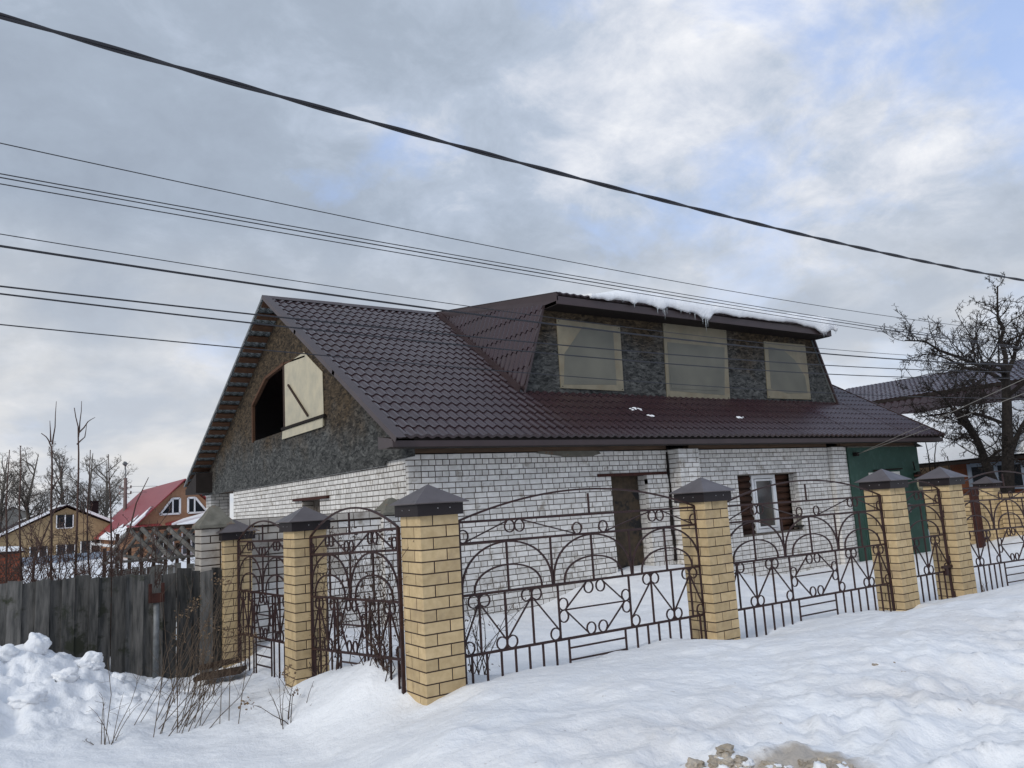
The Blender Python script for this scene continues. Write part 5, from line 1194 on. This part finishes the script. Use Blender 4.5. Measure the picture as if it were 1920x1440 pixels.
slab([(34.0, 20.2, 4.4), (34.0, 0, 4.4), (38, 0, 3.2), (38, 20, 3.2)], (0, 0, -0.05), 'far_slope', 'roof_flash', r)
MB().box(29.85, 29.95, 0, 17.65, 3.05, 3.17).build('fascia', 'soffit_dark', r)
# lower snow covered roof and the orange annex under it
r = empty('orange_annex', (27.5, 9, -2), 'low orange timber building with thick snow on its roof, behind the apple tree trunk', 'building')
MB().box(27.06, 31, 3, 13.4, -2.3, 0.6).build('wall_core', 'orange_wood', r)
for i in range(17): MB().box(27.0, 27.055, 3, 13.4, -2.2+i*0.16, -2.2+i*0.16+0.15).build('plank', 'orange_wood', r)
rfm = MB().prism([(26.5, 2, 0.62), (26.5, 14.2, 0.30), (29.3, 17.4, 2.0), (29.3, 2, 2.0)], 0, (0, 0, 0.10)).build('roof', 'soffit_dark', r)
nu, nv_ = 60, 120; vs = []
for i in range(nu+1):
    for j in range(nv_+1):
        u, v = i/nu, j/nv_; y = 2+(12.2+3.6*u)*v; z = 0.62+(0.30-0.62)*v*(1-u)+(1.28+0.32*v*u*0)*u+0.10
        z = 0.72-(0.32*v)*(1-u)+1.45*u
        e = min(1, u*8)*min(1, (1-v)*10); th = 0.05+0.30*e*(0.75+0.5*float(vn(u*4, v*14, 3)))
        x = 26.45+2.85*u+0.12*float(vn(u*3, v*20, 7))*(1-u)
        vs.append((x, y, z+th))
fs = [(i*(nv_+1)+j, (i+1)*(nv_+1)+j, (i+1)*(nv_+1)+j+1, i*(nv_+1)+j+1) for i in range(nu) for j in range(nv_)]
MB().add(vs, fs).build('roof_snow', 'snow', r, smooth=True)
for (ya, yb) in ((11.2, 12.7), (8.2, 9.4)):
    f = MB().box(26.95, 26.99, ya, yb, -0.45, 0.22).build('window', 'dark_glass', r)
    MB().box(26.9, 26.96, ya-0.12, ya, -0.55, 0.32).box(26.9, 26.96, yb, yb+0.12, -0.55, 0.32).box(26.9, 26.96, ya, yb, 0.22, 0.34).box(26.9, 26.96, ya, yb, -0.55, -0.45).box(26.91, 26.95, (ya+yb)/2-0.05, (ya+yb)/2+0.05, -0.45, 0.22).build('frame', 'tin_blue', f)
# boundary wall and pillar in yellow brick deep in the yard
pillar(19.85, 8.95, -0.34, 13, 'small distant yellow brick pillar beside the apple tree trunk, seen through the right fence')
bw = empty('boundary_wall', (20.3, 10, -1.8), 'yellow brick boundary wall deep in the yard, either side of the distant pillar', 'wall')
for (ya, yb) in ((7.0, 8.94), (9.36, 10.3)):
    MB().box(20.108, 20.3, ya, yb, -2.0, -0.5).build('mortar', 'dark_mortar', bw)
    lay(bw, bond(yb-ya, -2.0, -0.5, [], int(ya*10), 'S'), (20.1, yb), -math.pi/2, 'yellow_brick', 150, seed=int(ya))
tag(MB().box(19.05, 19.25, 9.0, 9.12, -2.0, -0.30).build('timber_post', 'rust', None), 'dark brown post standing left of the distant yellow pillar', 'post')
# lantern hanging before the green wall
r = empty('wall_lantern', (21.4, 11.6, -0.1), 'old leaf shaped lantern on a dark bracket at the green wall corner', 'lantern')
MB().bar((21.75, 11.77, 0.20), (21.2, 11.5, 0.42), 0.03, 0.03).bar((21.7, 11.76, 0.05), (21.45, 11.5, 0.10), 0.08, 0.12).build('bracket', 'soot', r)
o = MB().prism([(21.51+0.17*s_*math.sin(math.pi*t)**0.8, 11.48, 0.02-0.46*t) for s_, rng in ((1, [i/8 for i in range(9)]), (-1, [i/8 for i in range(7, 0, -1)])) for t in rng], 0, (0, 0.07, 0)).build('glass', 'old_glass', r)
MB().box(21.49, 21.53, 11.46, 11.48, -0.44, 0.05).box(21.3, 21.72, 11.46, 11.57, 0.02, 0.07).build('frame', 'rust', r)

# ------------------------------------------------------------------ overhead cables
CB = [('thick', 5.0, (0.00334, -0.05011, 2.98175), 0.017, 'thick twisted black cable crossing high over everything, topmost'),
      ('thin', 6.2, (0.0027, -0.05405, 2.72074), 0.0042, 'single thin wire just below the thick twisted cable'),
      ('thin', 6.2, (0.00094, -0.03012, 2.49346), 0.0045, 'top wire of the tight bundle of four across the sky'),
      ('thin', 6.3, (0.00118, -0.03344, 2.50612), 0.0045, 'second wire of the tight bundle of four'),
      ('thin', 6.25, (0.00098, -0.0315, 2.485), 0.004, 'third wire of the tight bundle of four'),
      ('thin', 6.4, (0.00081, -0.02983, 2.49684), 0.0045, 'lowest wire of the tight bundle of four'),
      ('thin', 6.5, (0.00311, -0.05366, 2.15079), 0.0038, 'thin wire right above the medium black cable, crossing the dormer'),
      ('thin', 6.5, (0.00279, -0.04877, 2.05981), 0.0095, 'medium black cable reaching the roof ridge before the dormer'),
      ('thin', 6.5, (0.00233, -0.03108, 1.75778), 0.0068, 'upper of two close cables crossing the gable peak'),
      ('thin', 6.5, (0.00289, -0.044, 1.70163), 0.0068, 'lower of two close cables crossing the gable peak'),
      ('thin', 6.5, (0.00211, -0.04151, 1.47442), 0.0048, 'lowest thin cable, passing above the cream gable board')]
for typ, Y, c, rad, lab in CB:
    X = np.arange(-22, 30.1, 0.8 if typ == 'thin' else 0.05)
    def zf(x_): 
        x2 = np.clip(x_, -4, 16); return c[0]*x2*x2+c[1]*x2+c[2]+(2*c[0]*x2+c[1])*(x_-x2)*1.0
    mb = MB()
    if typ == 'thin': mb.tube([(x_, Y, float(zf(x_))) for x_ in X], rad, 5)
    else:
        for ph in (0, math.pi):
            mb.tube([(x_, Y+0.009*math.sin(x_*4.6+ph), float(zf(x_))+0.009*math.cos(x_*4.6+ph)) for x_ in X], 0.0105, 8)
    tag(mb.build('overhead_cable', 'cable', None, smooth=True, fixn=False), lab, 'cable', 'cables along the street')
for k, (b, lab) in enumerate((((13.83, 5.5, 1.52), 'upper pale service wire running to the green wall'), ((13.75, 5.5, 1.28), 'lower pale service wire running to the green wall'))):
    A = V3((18.85, 11.66, 0.69)); B = V3(b); D = B-A; E_ = A+D*2.2
    tag(MB().tube([A+(E_-A)*t-V3((0, 0, 0.05*math.sin(math.pi*t))) for t in [i/12 for i in range(13)]], 0.006, 5).build('service_wire', 'cable_light', None, fixn=False), lab, 'wire', 'pale service wires')
print('objects', len(bpy.data.objects))
